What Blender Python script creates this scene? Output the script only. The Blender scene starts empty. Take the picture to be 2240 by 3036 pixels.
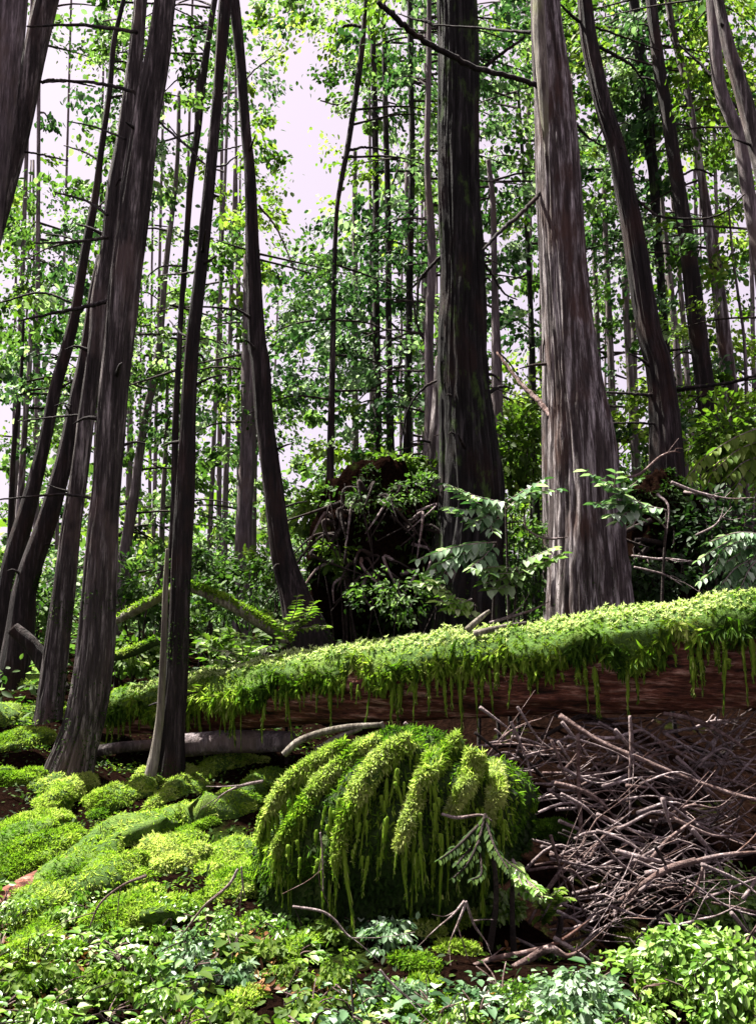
import bpy, math, random
import numpy as np
from mathutils import Vector
random.seed(7)
R = np.random.default_rng(11)
sc = bpy.context.scene

# ------------------------------------------------------------------ camera, sky, sun, exposure
EYE = 1.6; PITCH = math.radians(8.0); VFOV = math.radians(60.0)
cam = bpy.data.cameras.new('camera'); camo = bpy.data.objects.new('camera', cam)
sc.collection.objects.link(camo); sc.camera = camo
cam.sensor_fit = 'VERTICAL'; cam.angle = VFOV; cam.clip_start = 0.05; cam.clip_end = 600
camo.location = (0, 0, EYE); camo.rotation_euler = (math.pi/2 + PITCH, 0, 0)

SUN_EL = math.radians(64); SUN_AZ = math.radians(-62)   # compass bearing from +Y; negative = left of the view
w = bpy.data.worlds.new('World'); sc.world = w; w.use_nodes = True
nt = w.node_tree; nt.nodes.clear()
sky = nt.nodes.new('ShaderNodeTexSky'); sky.sky_type = 'NISHITA'; sky.sun_disc = False
sky.sun_elevation = SUN_EL; sky.sun_rotation = SUN_AZ; sky.dust_density = 4.0; sky.air_density = 0.6; sky.ozone_density = 1.0
mixw = nt.nodes.new('ShaderNodeMixRGB'); mixw.inputs[0].default_value = 0.85
mixw.inputs[2].default_value = (1.66, 1.34, 1.48, 1)            # thin bright pinkish-white cloud over the whole sky
bg = nt.nodes.new('ShaderNodeBackground'); bg.inputs['Strength'].default_value = 0.10
wo = nt.nodes.new('ShaderNodeOutputWorld')
nt.links.new(sky.outputs[0], mixw.inputs[1]); nt.links.new(mixw.outputs[0], bg.inputs[0]); nt.links.new(bg.outputs[0], wo.inputs[0])
sl = bpy.data.lights.new('sun', 'SUN'); sl.energy = 5.0; sl.angle = math.radians(0.6); sl.color = (1.0, 0.95, 0.86)
so = bpy.data.objects.new('sun', sl); sc.collection.objects.link(so)
sd = Vector((math.sin(SUN_AZ)*math.cos(SUN_EL), math.cos(SUN_AZ)*math.cos(SUN_EL), math.sin(SUN_EL)))
so.rotation_euler = sd.to_track_quat('Z', 'Y').to_euler(); so.location = (0, 0, 30)
sc.view_settings.view_transform = 'Standard'; sc.view_settings.look = 'None'
sc.view_settings.gamma = 1; sc.view_settings.exposure = 2.45
sc.cycles.max_bounces = 6; sc.cycles.diffuse_bounces = 3; sc.cycles.transmission_bounces = 4; sc.cycles.transparent_max_bounces = 4

# ------------------------------------------------------------------ helpers
PW, PH = 1652.0, 2239.0
F = (PH/2)/math.tan(VFOV/2)
cp, sp = math.cos(PITCH), math.sin(PITCH)
def ray(px, py):
    u = (np.asarray(px, float)-PW/2)/F; v = (PH/2-np.asarray(py, float))/F
    return u, cp - v*sp, sp + v*cp            # x, y, z of the direction
def at(px, py, Y):
    """world point seen in direction (px,py) at distance Y along +Y"""
    x, y, z = ray(px, py); k = Y/y
    return np.array([x*k, y*k, EYE + z*k]).T
def pxm(Y): return Y/F                         # metres per photo unit at distance Y
def lat(ix, iy, iz):
    h = (ix*374761393 + iy*668265263 + iz*2147483647 + 12345) & 0xffffffff
    h = ((h ^ (h >> 13))*1274126177) & 0xffffffff
    h = h ^ (h >> 16)
    return (h & 0xffff)/65535.0
def vn(p, s=1.0):
    """value noise, 0..1"""
    p = np.asarray(p, float)*s + 517.3
    i = np.floor(p).astype(np.int64); f = p-i; f = f*f*(3-2*f)
    r = 0
    for dx in (0, 1):
        for dy in (0, 1):
            for dz in (0, 1):
                wgt = (f[..., 0] if dx else 1-f[..., 0])*(f[..., 1] if dy else 1-f[..., 1])*(f[..., 2] if dz else 1-f[..., 2])
                r = r + wgt*lat(i[..., 0]+dx, i[..., 1]+dy, i[..., 2]+dz)
    return r
def fbm(p, s=1.0, o=3):
    r = 0; a = .5; t = 0
    for k in range(o):
        r = r + a*vn(p, s); t += a; s *= 2.1; a *= .5
    return r/t
def gz(x, y):
    """height of the forest floor"""
    x = np.asarray(x, float); y = np.asarray(y, float)
    z = np.interp(y, [-20, 2, 3, 4.5, 6, 7, 9, 12, 16, 25, 40, 160], [0, .12, .26, .38, .52, .66, 1.0, 1.45, 1.85, 2.5, 3.5, 8])
    z = z - .62*np.exp(-((x-1.75)/.95)**2-((y-4.75)/.75)**2)
    z = z + .55/(1+np.exp(-(x-.4)*4))*np.exp(-((y-7.2)/.9)**2)
    q = np.stack([x, y, 0*x], -1)
    z = z + (fbm(q, 1.3, 3)-.5)*.22*np.clip(y/3, .4, 2) + (vn(q, 7)-.5)*.035
    return z
def hit(px, py, lo=1.6, hi=60):
    """distance at which the ray meets the forest floor"""
    ys = np.geomspace(lo, hi, 600)
    p = at(np.full(600, px), np.full(600, py), ys)
    b = np.nonzero(p[:, 2] < gz(p[:, 0], p[:, 1]))[0]
    return float(ys[b[0]]) if len(b) else hi

def mesh(name, V, faces, rnd=None, smooth=True):
    V = np.asarray(V, np.float32); me = bpy.data.meshes.new(name)
    me.vertices.add(len(V)); me.vertices.foreach_set('co', V.ravel())
    fl = [np.asarray(f, np.int32) for f in faces if len(f)]
    idx = np.concatenate([f.ravel() for f in fl]); cnt = np.concatenate([np.full(len(f), f.shape[1], np.int32) for f in fl])
    st = np.concatenate([[0], np.cumsum(cnt)[:-1]]).astype(np.int32)
    me.loops.add(len(idx)); me.loops.foreach_set('vertex_index', idx)
    me.polygons.add(len(cnt)); me.polygons.foreach_set('loop_start', st); me.polygons.foreach_set('loop_total', cnt)
    me.polygons.foreach_set('use_smooth', np.full(len(cnt), smooth))
    if rnd is not None:
        a = me.attributes.new('rnd', 'FLOAT', 'POINT'); a.data.foreach_set('value', np.asarray(rnd, np.float32))
    me.update(calc_edges=True)
    return me
def link(name, me, mat=None, parent=None, kind=None):
    o = bpy.data.objects.new(name, me); sc.collection.objects.link(o)
    if me is not None and mat is not None and not len(me.materials): me.materials.append(mat)
    if parent is not None: o.parent = parent
    if kind: o['kind'] = kind
    return o
def tag(o, label, cat, group=None):
    o['label'] = label; o['category'] = cat
    if group: o['group'] = group
    return o
def thing(name, label, cat, loc, group=None):
    o = bpy.data.objects.new(name, None); sc.collection.objects.link(o)
    o.empty_display_size = .1; o.location = tuple(float(a) for a in loc)
    return tag(o, label, cat, group)
class Geo:
    """collects pieces of ONE object"""
    def __init__(s): s.V = []; s.Q = []; s.T = []; s.r = []; s.n = 0
    def add(s, V, Q=None, T=None, r=None):
        V = np.asarray(V, float)
        if Q is not None and len(Q): s.Q.append(np.asarray(Q)+s.n)
        if T is not None and len(T): s.T.append(np.asarray(T)+s.n)
        s.V.append(V); s.r.append(np.full(len(V), .5) if r is None else np.asarray(r)*np.ones(len(V))); s.n += len(V)
    def build(s, name, mat, parent=None, off=None, kind=None, smooth=True):
        V = np.concatenate(s.V)
        if off is not None: V = V-np.asarray(off)
        f = []
        if s.Q: f.append(np.concatenate(s.Q))
        if s.T: f.append(np.concatenate(s.T))
        return link(name, mesh(name, V, f, np.concatenate(s.r), smooth), mat, parent, kind)
def smoothpath(P, n):
    """Catmull-Rom through the rows of P (any number of columns)"""
    P = np.asarray(P, float)
    if len(P) == 2: return P[0]+(P[1]-P[0])*np.linspace(0, 1, n)[:, None]
    t = np.linspace(0, len(P)-1, n); i = np.clip(t.astype(int), 0, len(P)-2); f = (t-i)[:, None]
    E = np.vstack([2*P[0]-P[1], P, 2*P[-1]-P[-2]])
    a, b, c, d = E[i], E[i+1], E[i+2], E[i+3]
    return .5*((2*b)+(c-a)*f+(2*a-5*b+4*c-d)*f**2+(3*b-a-3*c+d)*f**3)
def norm(v): return v/np.maximum(np.linalg.norm(v, axis=-1, keepdims=True), 1e-9)
def frames(C):
    T = norm(np.gradient(C, axis=0)); up = np.array([.13, 1, .07]) if abs(T[:, 1].mean()) < .8 else np.array([1., .1, 0])
    A = norm(np.cross(T, up)); return T, A, np.cross(T, A)
def tube(C, Rad, seg=8, ridge=0, rf=6, lump=0, lf=3, cap=True, squash=None):
    """rings round the path C; ridge = bark furrows running along it, lump = soft unevenness"""
    C = np.asarray(C, float); n = len(C); Rad = np.asarray(Rad)*np.ones(n)
    T, A, B = frames(C); th = np.linspace(0, 2*math.pi, seg, endpoint=False)
    D = A[:, None]*np.cos(th)[None, :, None]+B[:, None]*np.sin(th)[None, :, None]
    L = np.concatenate([[0], np.cumsum(np.linalg.norm(np.diff(C, axis=0), axis=1))])
    rr = Rad[:, None]*np.ones((1, seg)); off = C[0, 0]*3.7+C[0, 1]*1.9
    if ridge:
        q = np.stack([np.cos(th)[None]*rf/2+0*L[:, None]+off, np.sin(th)[None]*rf/2+0*L[:, None], L[:, None]*1.1+0*th[None]], -1)
        q2 = q*np.array([2.2, 2.2, 2.6])
        a = 1-np.abs(2*vn(q)-1); b = 1-np.abs(2*vn(q2)-1)
        rr = rr*(1+ridge*((a*.65+b*.35)-.6)*2)
    if lump:
        q = np.stack([np.cos(th)[None]*1.1+0*L[:, None]+off, np.sin(th)[None]*1.1+0*L[:, None], L[:, None]*lf+0*th[None]], -1)
        rr = rr*(1+lump*(fbm(q, 1.2, 3)-.5)*2)
    V = C[:, None]+D*rr[..., None]
    if squash is not None: V[..., 2] = C[:, None, 2]+(V[..., 2]-C[:, None, 2])*squash
    V = V.reshape(-1, 3)
    i = np.arange(n-1)[:, None]*seg; j = np.arange(seg)[None]; k = (j+1) % seg
    Q = np.stack([i+j, i+k, i+seg+k, i+seg+j], -1).reshape(-1, 4)
    Tt = []
    if cap:
        V = np.vstack([V, C[0]-T[0]*Rad[0]*.25, C[-1]+T[-1]*Rad[-1]*.25]); a = len(V)-2
        jj = np.arange(seg); kk = (jj+1) % seg
        Tt = np.vstack([np.stack([jj*0+a, kk, jj], -1), np.stack([jj*0+a+1, (n-1)*seg+jj, (n-1)*seg+kk], -1)])
    return V, Q, Tt
def leaves(C, size, direc=None, nrm=None, wide=.55, fold=.18, tip=1.0, droop=0.0):
    """leaf-shaped blades at C: six corners, folded along the midrib"""
    n = len(C); size = np.asarray(size)*np.ones(n)
    direc = norm(R.normal(size=(n, 3))) if direc is None else norm(direc)
    nrm = R.normal(size=(n, 3)) if nrm is None else nrm
    side = norm(np.cross(direc, nrm)); up = np.cross(side, direc)
    wv = wide*(.8+.4*R.random(n))
    tmpl = [(0, 0, 0), (.3, .42, 1), (.68, .40, 1), (tip, 0, 0), (.68, -.40, 1), (.3, -.42, 1)]
    V = np.empty((n, 6, 3))
    for k, (a, b, c) in enumerate(tmpl):
        V[:, k] = C + direc*(a*size)[:, None] + side*(b*wv*size)[:, None] + up*((c*fold*.4-droop*a*a)*size)[:, None]
    i = np.arange(n)[:, None]*6
    Q = np.concatenate([i+np.array([[0, 3, 2, 1]]), i+np.array([[0, 5, 4, 3]])])
    return V.reshape(-1, 3), Q

# ------------------------------------------------------------------ materials
def newmat(name):
    m = bpy.data.materials.new(name); m.use_nodes = True; t = m.node_tree; t.nodes.clear()
    o = t.nodes.new('ShaderNodeOutputMaterial'); return m, t, o
def ramp(t, stops, src):
    n = t.nodes.new('ShaderNodeValToRGB'); e = n.color_ramp.elements
    while len(e) < len(stops): e.new(.5)
    for k, (p, c) in enumerate(stops): e[k].position = p; e[k].color = (*c, 1)
    t.links.new(src, n.inputs[0]); return n.outputs[0]
def coords(t, scale):
    tc = t.nodes.new('ShaderNodeTexCoord'); mp = t.nodes.new('ShaderNodeMapping'); mp.inputs['Scale'].default_value = scale
    t.links.new(tc.outputs['Object'], mp.inputs[0]); return mp.outputs[0]
def noise(t, vec, scale, detail=6, rough=.6):
    n = t.nodes.new('ShaderNodeTexNoise'); n.inputs['Scale'].default_value = scale; n.inputs['Detail'].default_value = detail
    n.inputs['Roughness'].default_value = rough; t.links.new(vec, n.inputs['Vector']); return n.outputs['Fac']
def mixc(t, f, a, b, mode='MIX'):
    m = t.nodes.new('ShaderNodeMixRGB'); m.blend_type = mode
    for k, s in enumerate((f, a, b)):
        if hasattr(s, 'is_output'): t.links.new(s, m.inputs[k])
        else: m.inputs[k].default_value = s if k == 0 else (*s, 1)
    return m.outputs[0]
def bump(t, h, strength, dist):
    b = t.nodes.new('ShaderNodeBump'); b.inputs['Strength'].default_value = strength; b.inputs['Distance'].default_value = dist
    t.links.new(h, b.inputs['Height']); return b.outputs[0]
def bark_mat(name, dark, mid, light, tint, moss=0.0, axis=(1, 1, .09), rough=.9, pos=(.36, .52, .70)):
    m, t, o = newmat(name); v = coords(t, axis)
    n1 = noise(t, v, 16, 8, .7); n2 = noise(t, v, 60, 5, .7); v3 = coords(t, (1, 1, .5)); n3 = noise(t, v3, 3.0, 4)
    c = ramp(t, [(pos[0], dark), (pos[1], mid), (pos[2], light)], n1)
    c = mixc(t, ramp(t, [(.45, (0, 0, 0)), (.62, (.75,)*3)], n2), c, dark, 'MIX')
    c = mixc(t, ramp(t, [(.52, (0, 0, 0)), (.66, (.8,)*3)], n3), c, tint)
    if moss:
        n4 = noise(t, coords(t, (1, 1, .45)), 5.5, 6, .7)
        c = mixc(t, ramp(t, [(.62-moss*.3, (0, 0, 0)), (.74-moss*.3, (1,)*3)], n4), c, (.045, .085, .015))
    p = t.nodes.new('ShaderNodeBsdfPrincipled'); p.inputs['Roughness'].default_value = rough; p.inputs['Specular IOR Level'].default_value = .25
    t.links.new(c, p.inputs['Base Color']); t.links.new(bump(t, n1, 1.0, .05), p.inputs['Normal']); t.links.new(p.outputs[0], o.inputs[0])
    return m
def leaf_mat(name, stops, trans=.45, rough=.6, spec=.22):
    m, t, o = newmat(name); at_ = t.nodes.new('ShaderNodeAttribute'); at_.attribute_name = 'rnd'
    c = ramp(t, stops, at_.outputs['Fac'])
    n = noise(t, coords(t, (1, 1, 1)), 22, 3); c2 = mixc(t, .35, c, ramp(t, [(.35, (.35,)*3), (.65, (1.0,)*3)], n), 'MULTIPLY')
    p = t.nodes.new('ShaderNodeBsdfPrincipled'); p.inputs['Roughness'].default_value = rough; p.inputs['Specular IOR Level'].default_value = spec
    tr = t.nodes.new('ShaderNodeBsdfTranslucent'); mx = t.nodes.new('ShaderNodeMixShader'); mx.inputs[0].default_value = trans
    t.links.new(c2, p.inputs['Base Color'])
    g = mixc(t, 1.0, c2, (1.0, 1.2, .6), 'MULTIPLY'); t.links.new(g, tr.inputs[0])
    t.links.new(p.outputs[0], mx.inputs[1]); t.links.new(tr.outputs[0], mx.inputs[2]); t.links.new(mx.outputs[0], o.inputs[0])
    return m
def moss_mat(name, stops, sc_=14):
    m, t, o = newmat(name); v = coords(t, (1, 1, 1)); n1 = noise(t, v, 4, 5); n2 = noise(t, v, sc_*4, 6, .75)
    c = ramp(t, stops, n1); c = mixc(t, .7, c, ramp(t, [(.36, (.25,)*3), (.62, (1.2,)*3)], n2), 'MULTIPLY')
    p = t.nodes.new('ShaderNodeBsdfPrincipled'); p.inputs['Roughness'].default_value = .85; p.inputs['Specular IOR Level'].default_value = .2
    t.links.new(c, p.inputs['Base Color']); t.links.new(bump(t, n2, 1, .03), p.inputs['Normal']); t.links.new(p.outputs[0], o.inputs[0])
    return m
M = {}
M['bark_grey'] = bark_mat('bark_grey', (.009, .007, .007), (.052, .042, .041), (.40, .355, .35), (.10, .07, .065))
M['bark_dark'] = bark_mat('bark_dark', (.005, .004, .004), (.016, .011, .011), (.10, .078, .08), (.030, .014, .011))
M['bark_moss'] = bark_mat('bark_moss', (.003, .0025, .0025), (.006, .005, .005), (.06, .055, .056), (.020, .010, .008), moss=.22)
M['bark_red'] = bark_mat('bark_red', (.012, .008, .008), (.075, .058, .058), (.56, .51, .52), (.07, .036, .028), pos=(.33, .49, .67))
M['bark_pale'] = bark_mat('bark_pale', (.045, .035, .03), (.17, .15, .12), (.40, .37, .33), (.14, .15, .06))
M['bark_far'] = bark_mat('bark_far', (.04, .032, .034), (.13, .105, .11), (.34, .29, .31), (.11, .08, .07))  # paler tone also stands in for haze on the far trunks
M['log_wood'] = bark_mat('log_wood', (.014, .006, .004), (.20, .07, .045), (.75, .48, .38), (.08, .022, .012), axis=(.10, .5, 1.6))
M['twig'] = bark_mat('twig', (.07, .05, .05), (.28, .22, .22), (.60, .52, .53), (.13, .07, .05), axis=(1, 1, 1))
M['twig_dark'] = bark_mat('twig_dark', (.01, .007, .006), (.03, .02, .018), (.08, .055, .05), (.03, .016, .012), axis=(1, 1, 1))
M['twig_brown'] = bark_mat('twig_brown', (.045, .025, .022), (.19, .13, .12), (.42, .33, .32), (.09, .04, .028), axis=(1, 1, 1))
M['moss'] = moss_mat('moss', [(.3, (.03, .07, .010)), (.5, (.08, .16, .02)), (.66, (.16, .25, .035))])
M['moss_dark'] = moss_mat('moss_dark', [(.3, (.012, .025, .006)), (.5, (.03, .06, .010)), (.7, (.07, .11, .02))])
GA, GB, GC, GD = (.012, .032, .008), (.035, .085, .015), (.085, .17, .03), (.16, .27, .05)
M['leaf_dark'] = leaf_mat('leaf_dark', [(0, (.008, .022, .007)), (.45, (.020, .050, .012)), (.8, (.05, .10, .022)), (1, (.16, .24, .14))], .35)
M['leaf_mid'] = leaf_mat('leaf_mid', [(0, (.012, .032, .008)), (.35, (.04, .09, .016)), (.7, (.11, .19, .045)), (1, (.34, .43, .28))], .5)
M['leaf_light'] = leaf_mat('leaf_light', [(0, (.03, .065, .010)), (.4, (.08, .15, .018)), (.75, (.16, .24, .03)), (1, (.30, .36, .12))], .55)
M['leaf_blue'] = leaf_mat('leaf_blue', [(0, (.010, .032, .012)), (.45, (.04, .10, .035)), (.8, (.15, .25, .13)), (1, (.46, .56, .44))], .35)
M['leaf_ground'] = leaf_mat('leaf_ground', [(0, (.035, .085, .012)), (.4, (.09, .20, .02)), (.72, (.17, .29, .035)), (1, (.42, .48, .28))], .35, .4, .5)
M['frond'] = leaf_mat('frond', [(0, (.02, .05, .006)), (.35, (.085, .18, .014)), (.68, (.23, .34, .03)), (1, (.50, .54, .19))], .5, .7, .15)
M['frond_highlight'] = leaf_mat('frond_highlight', [(0, (.14, .22, .03)), (.5, (.34, .42, .12)), (1, (.62, .66, .42))], .4, .7, .15)  # near-white fronds that put sunlight into the moss colour
M['leaf_rust'] = leaf_mat('leaf_rust', [(0, (.05, .018, .006)), (.5, (.16, .06, .018)), (1, (.34, .20, .07))], .3, .6, .3)
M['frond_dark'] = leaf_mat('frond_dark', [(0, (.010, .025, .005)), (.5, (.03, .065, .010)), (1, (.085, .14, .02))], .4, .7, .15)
def ground_mat():
    m, t, o = newmat('forest_soil'); v = coords(t, (1, 1, 1)); n1 = noise(t, v, .9, 6, .7); n2 = noise(t, v, 30, 6, .75); n3 = noise(t, v, 2.6, 5)
    soil = ramp(t, [(.35, (.002, .0012, .001)), (.6, (.010, .005, .0035)), (.85, (.035, .015, .008))], n2)
    grn = ramp(t, [(.35, (.006, .013, .003)), (.6, (.03, .055, .008))], n2)
    c = mixc(t, ramp(t, [(.60, (0, 0, 0)), (.72, (.7,)*3)], n3), soil, grn)
    p = t.nodes.new('ShaderNodeBsdfPrincipled'); p.inputs['Roughness'].default_value = 1.0; p.inputs['Specular IOR Level'].default_value = .0
    t.links.new(c, p.inputs['Base Color']); t.links.new(bump(t, n2, 1, .04), p.inputs['Normal']); t.links.new(p.outputs[0], o.inputs[0]); return m
M['soil'] = ground_mat()

# ------------------------------------------------------------------ the forest floor, one sheet to the horizon
def axis(lo, hi, d0, d1):
    a = [0.0]
    while a[-1] < hi: a.append(a[-1]+d0+max(0, a[-1]-d1)*.06)
    return np.array(a)
ya = np.concatenate([-axis(0, 30, .12, 1)[::-1][:-1], axis(0, 200, .05, 8)])
xa = np.concatenate([-axis(0, 150, .05, 4)[::-1][:-1], axis(0, 150, .05, 4)])
XX, YY = np.meshgrid(xa, ya); V = np.stack([XX, YY, gz(XX, YY)], -1).reshape(-1, 3)
nx = len(xa); i = (np.arange(len(ya)-1)[:, None]*nx+np.arange(nx-1)[None]).reshape(-1)
g = link('ground', mesh('ground', V, [np.stack([i, i+1, i+nx+1, i+nx], -1)]), M['soil'], kind='structure')
g['label'] = 'dark reddish brown forest floor with green patches'

# ------------------------------------------------------------------ moss
def fuzz(geo, P, N, size, n, down=.5, r=(0, 1), wide=.35, amb=.5):
    """n small fronds on the surface points P (normals N), hanging a little"""
    k = R.integers(0, len(P), n); c = P[k]; nn = N[k]
    d = norm(nn*.6+R.normal(size=(n, 3))*amb+np.array([0, 0, -down])*R.random((n, 1)))
    s = size*(.5+R.random(n)); V, Q = leaves(c-d*s[:, None]*.15, s, d, nn+R.normal(size=(n, 3))*.3, wide=wide, droop=.15)
    tone = np.clip(r[0]+(r[1]-r[0])*(.55*vn(c, 9)+.55*vn(c, 2.7)+.4*R.random(n)-.25), 0, 1)
    geo.add(V, Q, r=np.repeat(tone, 6))
def surf(C, Rad, seg, squash=None, lump=.0, lf=3, jit=1):
    V, Q, _ = tube(C, Rad, seg, lump=lump, lf=lf, cap=False, squash=squash)
    A, B, Cc = V[Q[:, 0]], V[Q[:, 1]], V[Q[:, 3]]; n = norm(np.cross(B-A, Cc-A))
    k = R.integers(0, len(Q), 6000); u = R.random((6000, 1)); v = R.random((6000, 1))
    P = A[k]+(B-A)[k]*u+(Cc-A)[k]*v; n = n[k]
    cc = C[np.argmin(((P[:, None, :]-C[None])**2).sum(-1), 1)]
    n = np.where(((P-cc)*n).sum(-1, keepdims=True) < 0, -n, n)
    return P, n
def path_px(pts, Y=None, lift=.5):
    """photo points (px, py, width) -> centres and radii; lying on the floor when Y is None"""
    out = []
    for k, p in enumerate(pts):
        y = (hit(p[0], p[1]) if Y is None else (Y if not isinstance(Y, (list, tuple)) else Y[k]))
        c = at(p[0], p[1], y); r = p[2]*.5*pxm(y)
        out.append([*c, r])
    return np.array(out)
def mossy(name, label, cat, pts, Y=None, group=None, squash=None, n=2600, fs=.028, r=(.1, 1), body='moss', fr='frond', lump=.35, down=.7, parent=None, lf=3, wide=.3):
    A = smoothpath(path_px(pts, Y), 26); C, Rd = A[:, :3], np.abs(A[:, 3])
    e = np.linspace(0, 1, 26); Rd = Rd*np.clip(np.minimum(e, 1-e)*9+.25, 0, 1)**.6
    base = C[0]-np.array([0, 0, Rd.max()])
    if parent is None:
        t = thing(name, label, cat, base, group); off = base
    else:
        t = parent; off = np.array(parent.location)
    V, Q, T = tube(C, Rd, 20, lump=lump, lf=lf, squash=squash); g = Geo(); g.add(V, Q, T)
    b = g.build('moss_cushion' if parent is None else name, M[body], t, off)
    P, N = surf(C, Rd, 20, squash, lump, lf); keep = N[:, 2] > -.45
    P, N = P[keep], N[keep]; g = Geo(); fuzz(g, P, N, fs, n, down, r, wide)
    f = g.build('moss_frond', M[fr], t if parent is None else b, off if parent is None else off, kind='stuff')
    return t

# ------------------------------------------------------------------ trees
TREES = []          # (empty, Y, px path for crown placement)
def tree(name, label, pts, Y=None, mat='bark_grey', seg=28, ridge=.10, rf=9, group=None, cat='tree', flare=True, up=1.55, branches=(), n=None, crownable=True):
    """pts: (px, py, width) from the top of the picture down to the foot"""
    pts = sorted(pts, key=lambda p: p[1]); fx, fy, fw = pts[-1]
    if Y is None: Y = hit(fx, fy)
    rows = []
    for p in pts: rows.append([*at(p[0], p[1], Y), p[2]*.5*pxm(Y)])
    rows = np.array(rows)
    gzb = float(gz(rows[-1, 0], Y))
    if rows[-1, 2] > gzb+.02:      # foot hidden in the undergrowth: carry on down to the floor
        d = rows[-1, :3]-rows[-2, :3]; k = (rows[-1, 2]-gzb+.1)/max(-d[2], .05)
        rows = np.vstack([rows, [*(rows[-1, :3]+d*min(k, 3)), rows[-1, 3]*1.12]]); rows[-1, 2] = gzb-.08
    else:
        rows = np.vstack([rows, [rows[-1, 0], rows[-1, 1], gzb-.2, rows[-1, 3]*1.1]])
    if pts[0][1] < 60:             # runs on above the frame and tapers out
        d = rows[0, :3]-rows[1, :3]; d = d/np.linalg.norm(d); H = (rows[0, 2]-gzb)
        for f_, rr in ((.25, .85), (.6, .55), (1.0, .12)):
            rows = np.vstack([[*(rows[(0 if f_ == .25 else 0), :3]+d*H*.22), rows[0, 3]*rr if f_ < 1 else .02], rows])
    n = n or int(60+len(pts)*14)
    A = smoothpath(rows, n); C, Rd = A[:, :3], np.maximum(A[:, 3], .006)
    C = C+np.stack([(vn(np.stack([C[:, 2]*0+Y, C[:, 2]*.9, C[:, 0]*0+fx], -1))-.5)*Rd*.5, 0*Rd, 0*Rd], -1)
    base = np.array([C[-1, 0], C[-1, 1], gzb]); t = thing(name, label, cat, base, group)
    V, Q, T = tube(C, Rd, seg, ridge=ridge, rf=rf); g = Geo(); g.add(V, Q, T); g.build('trunk', M[mat], t, base)
    if Rd.max() > .11 and Y < 9.9:
        for q in range(int(R.integers(5, 10))):     # broken stubs
            i_ = int(R.integers(int(n*.25), int(n*.9))); an = R.uniform(0, 6.28); dd = np.array([math.cos(an), math.sin(an), R.uniform(-.1, .5)]); p0 = C[i_]+dd*Rd[i_]*.8; L_ = R.uniform(.05, .3)
            P_s = smoothpath(np.array([p0, p0+dd*(L_*.5+Rd[i_]*.2), p0+dd*L_+np.array([0, 0, R.uniform(-.08, .02)])+Rd[i_]*.2*dd]), 6); V, Q, T = tube(P_s, np.linspace(R.uniform(.010, .022), .005, 6), 6, lump=.3); g = Geo(); g.add(V, Q, T); g.build('stub', M['bark_dark'], t, base)
        lo_ = C[:, 2] < gzb+R.uniform(.7, 1.8)      # moss climbing from the foot
        if lo_.sum() > 8:
            Pm, Nm = surf(C[lo_], Rd[lo_], 16); kk = (vn(Pm, 3.1) > .52)
            if kk.sum() > 50: g = Geo(); fuzz(g, Pm[kk], Nm[kk], .022, 1500, 1.0, (0, .8)); g.build('moss_frond', M['frond_dark'], t, base, kind='stuff')
    for b in branches:             # (points in the photo, with widths; depth offset at the end)
        bp = b[0]; dz = b[1] if len(b) > 1 else 0; bm = b[2] if len(b) > 2 else 'bark_dark'
        rr = np.array([[*at(p[0], p[1], Y+dz*k/max(1, len(bp)-1)), p[2]*.5*pxm(Y)] for k, p in enumerate(bp)])
        A = smoothpath(rr, 8*len(bp)); jit = (R.random((len(A), 3))-.5)*A[:, 3:4]*.7
        V, Q, T = tube(A[:, :3]+jit, np.maximum(A[:, 3], .004), 7, lump=.2); g = Geo(); g.add(V, Q, T); g.build('branch', M[bm], t, base)
    if crownable: TREES.append((t, Y, np.array([[p[0], p[1]] for p in pts], float), base))
    return t

# big trunks first, from the near ones back
tree('conifer_tree', 'tall grey brown conifer with a thick leaning trunk and flared foot on the mossy slope', 
     [(362,0,46),(346,120,54),(322,250,58),(302,400,66),(290,500,68),(275,620,66),(264,746,62),(254,850,60),(244,1000,58),(226,1150,62),(210,1300,70),(202,1450,76),(188,1560,78),(166,1640,84),(150,1700,100)],
     seg=110, ridge=.15, rf=14, n=300, branches=[([(318,210,10),(250,190,9),(180,178,7),(100,180,4)],.4), ([(250,655,12),(190,670,10),(120,685,8),(40,702,4)],.5),
     ([(236,520,8),(170,528,7),(75,532,4)],.5,'twig_dark'), ([(215,1098,9),(180,1084,7),(110,1082,6),(0,1092,4)],.3), ([(350,268,6),(385,300,5),(425,335,4),(442,356,3)],-.3),
     ([(300,70,10),(240,62,9),(170,55,8),(60,58,5)],.6), ([(235,470,7),(190,440,6),(120,420,4)],.4), ([(275,305,6),(215,280,5),(150,265,3)],.4)])
tree('conifer_tree', 'slimmer trunk fused beside the thick leaning conifer, forking off it high up',
     [(308,0,28),(294,150,36),(276,300,42),(256,420,44),(242,540,40),(224,650,42),(214,746,34),(200,850,34),(190,921,34),(175,1046,36),(155,1171,40),(132,1346,46),(112,1500,52)], Y=7.9, seg=64, ridge=.15, rf=11, n=160,
     branches=[([(195,905,6),(120,912,5),(40,921,3)],.3)])
tree('conifer_tree', 'dark thin conifer standing at the near end of the mossy fallen log',
     [(492,0,28),(476,200,22),(462,350,24),(450,475,26),(437,600,27),(422,725,29),(415,800,30),(408,921,33),(400,1096,40),(392,1246,40),(387,1396,42),(383,1500,45),(376,1568,50),(371,1640,56),(367,1690,66)], Y=6.6,
     mat='bark_dark', seg=80, ridge=.15, rf=12, n=220, branches=[([(462,365,5),(490,362,5),(505,350,4),(520,340,3)],.2), ([(470,330,4),(500,325,4),(528,318,3)],.3), ([(442,590,6),(400,598,5),(350,602,3)],.3),
     ([(425,740,6),(395,728,5),(370,700,3)],.3)])
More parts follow.
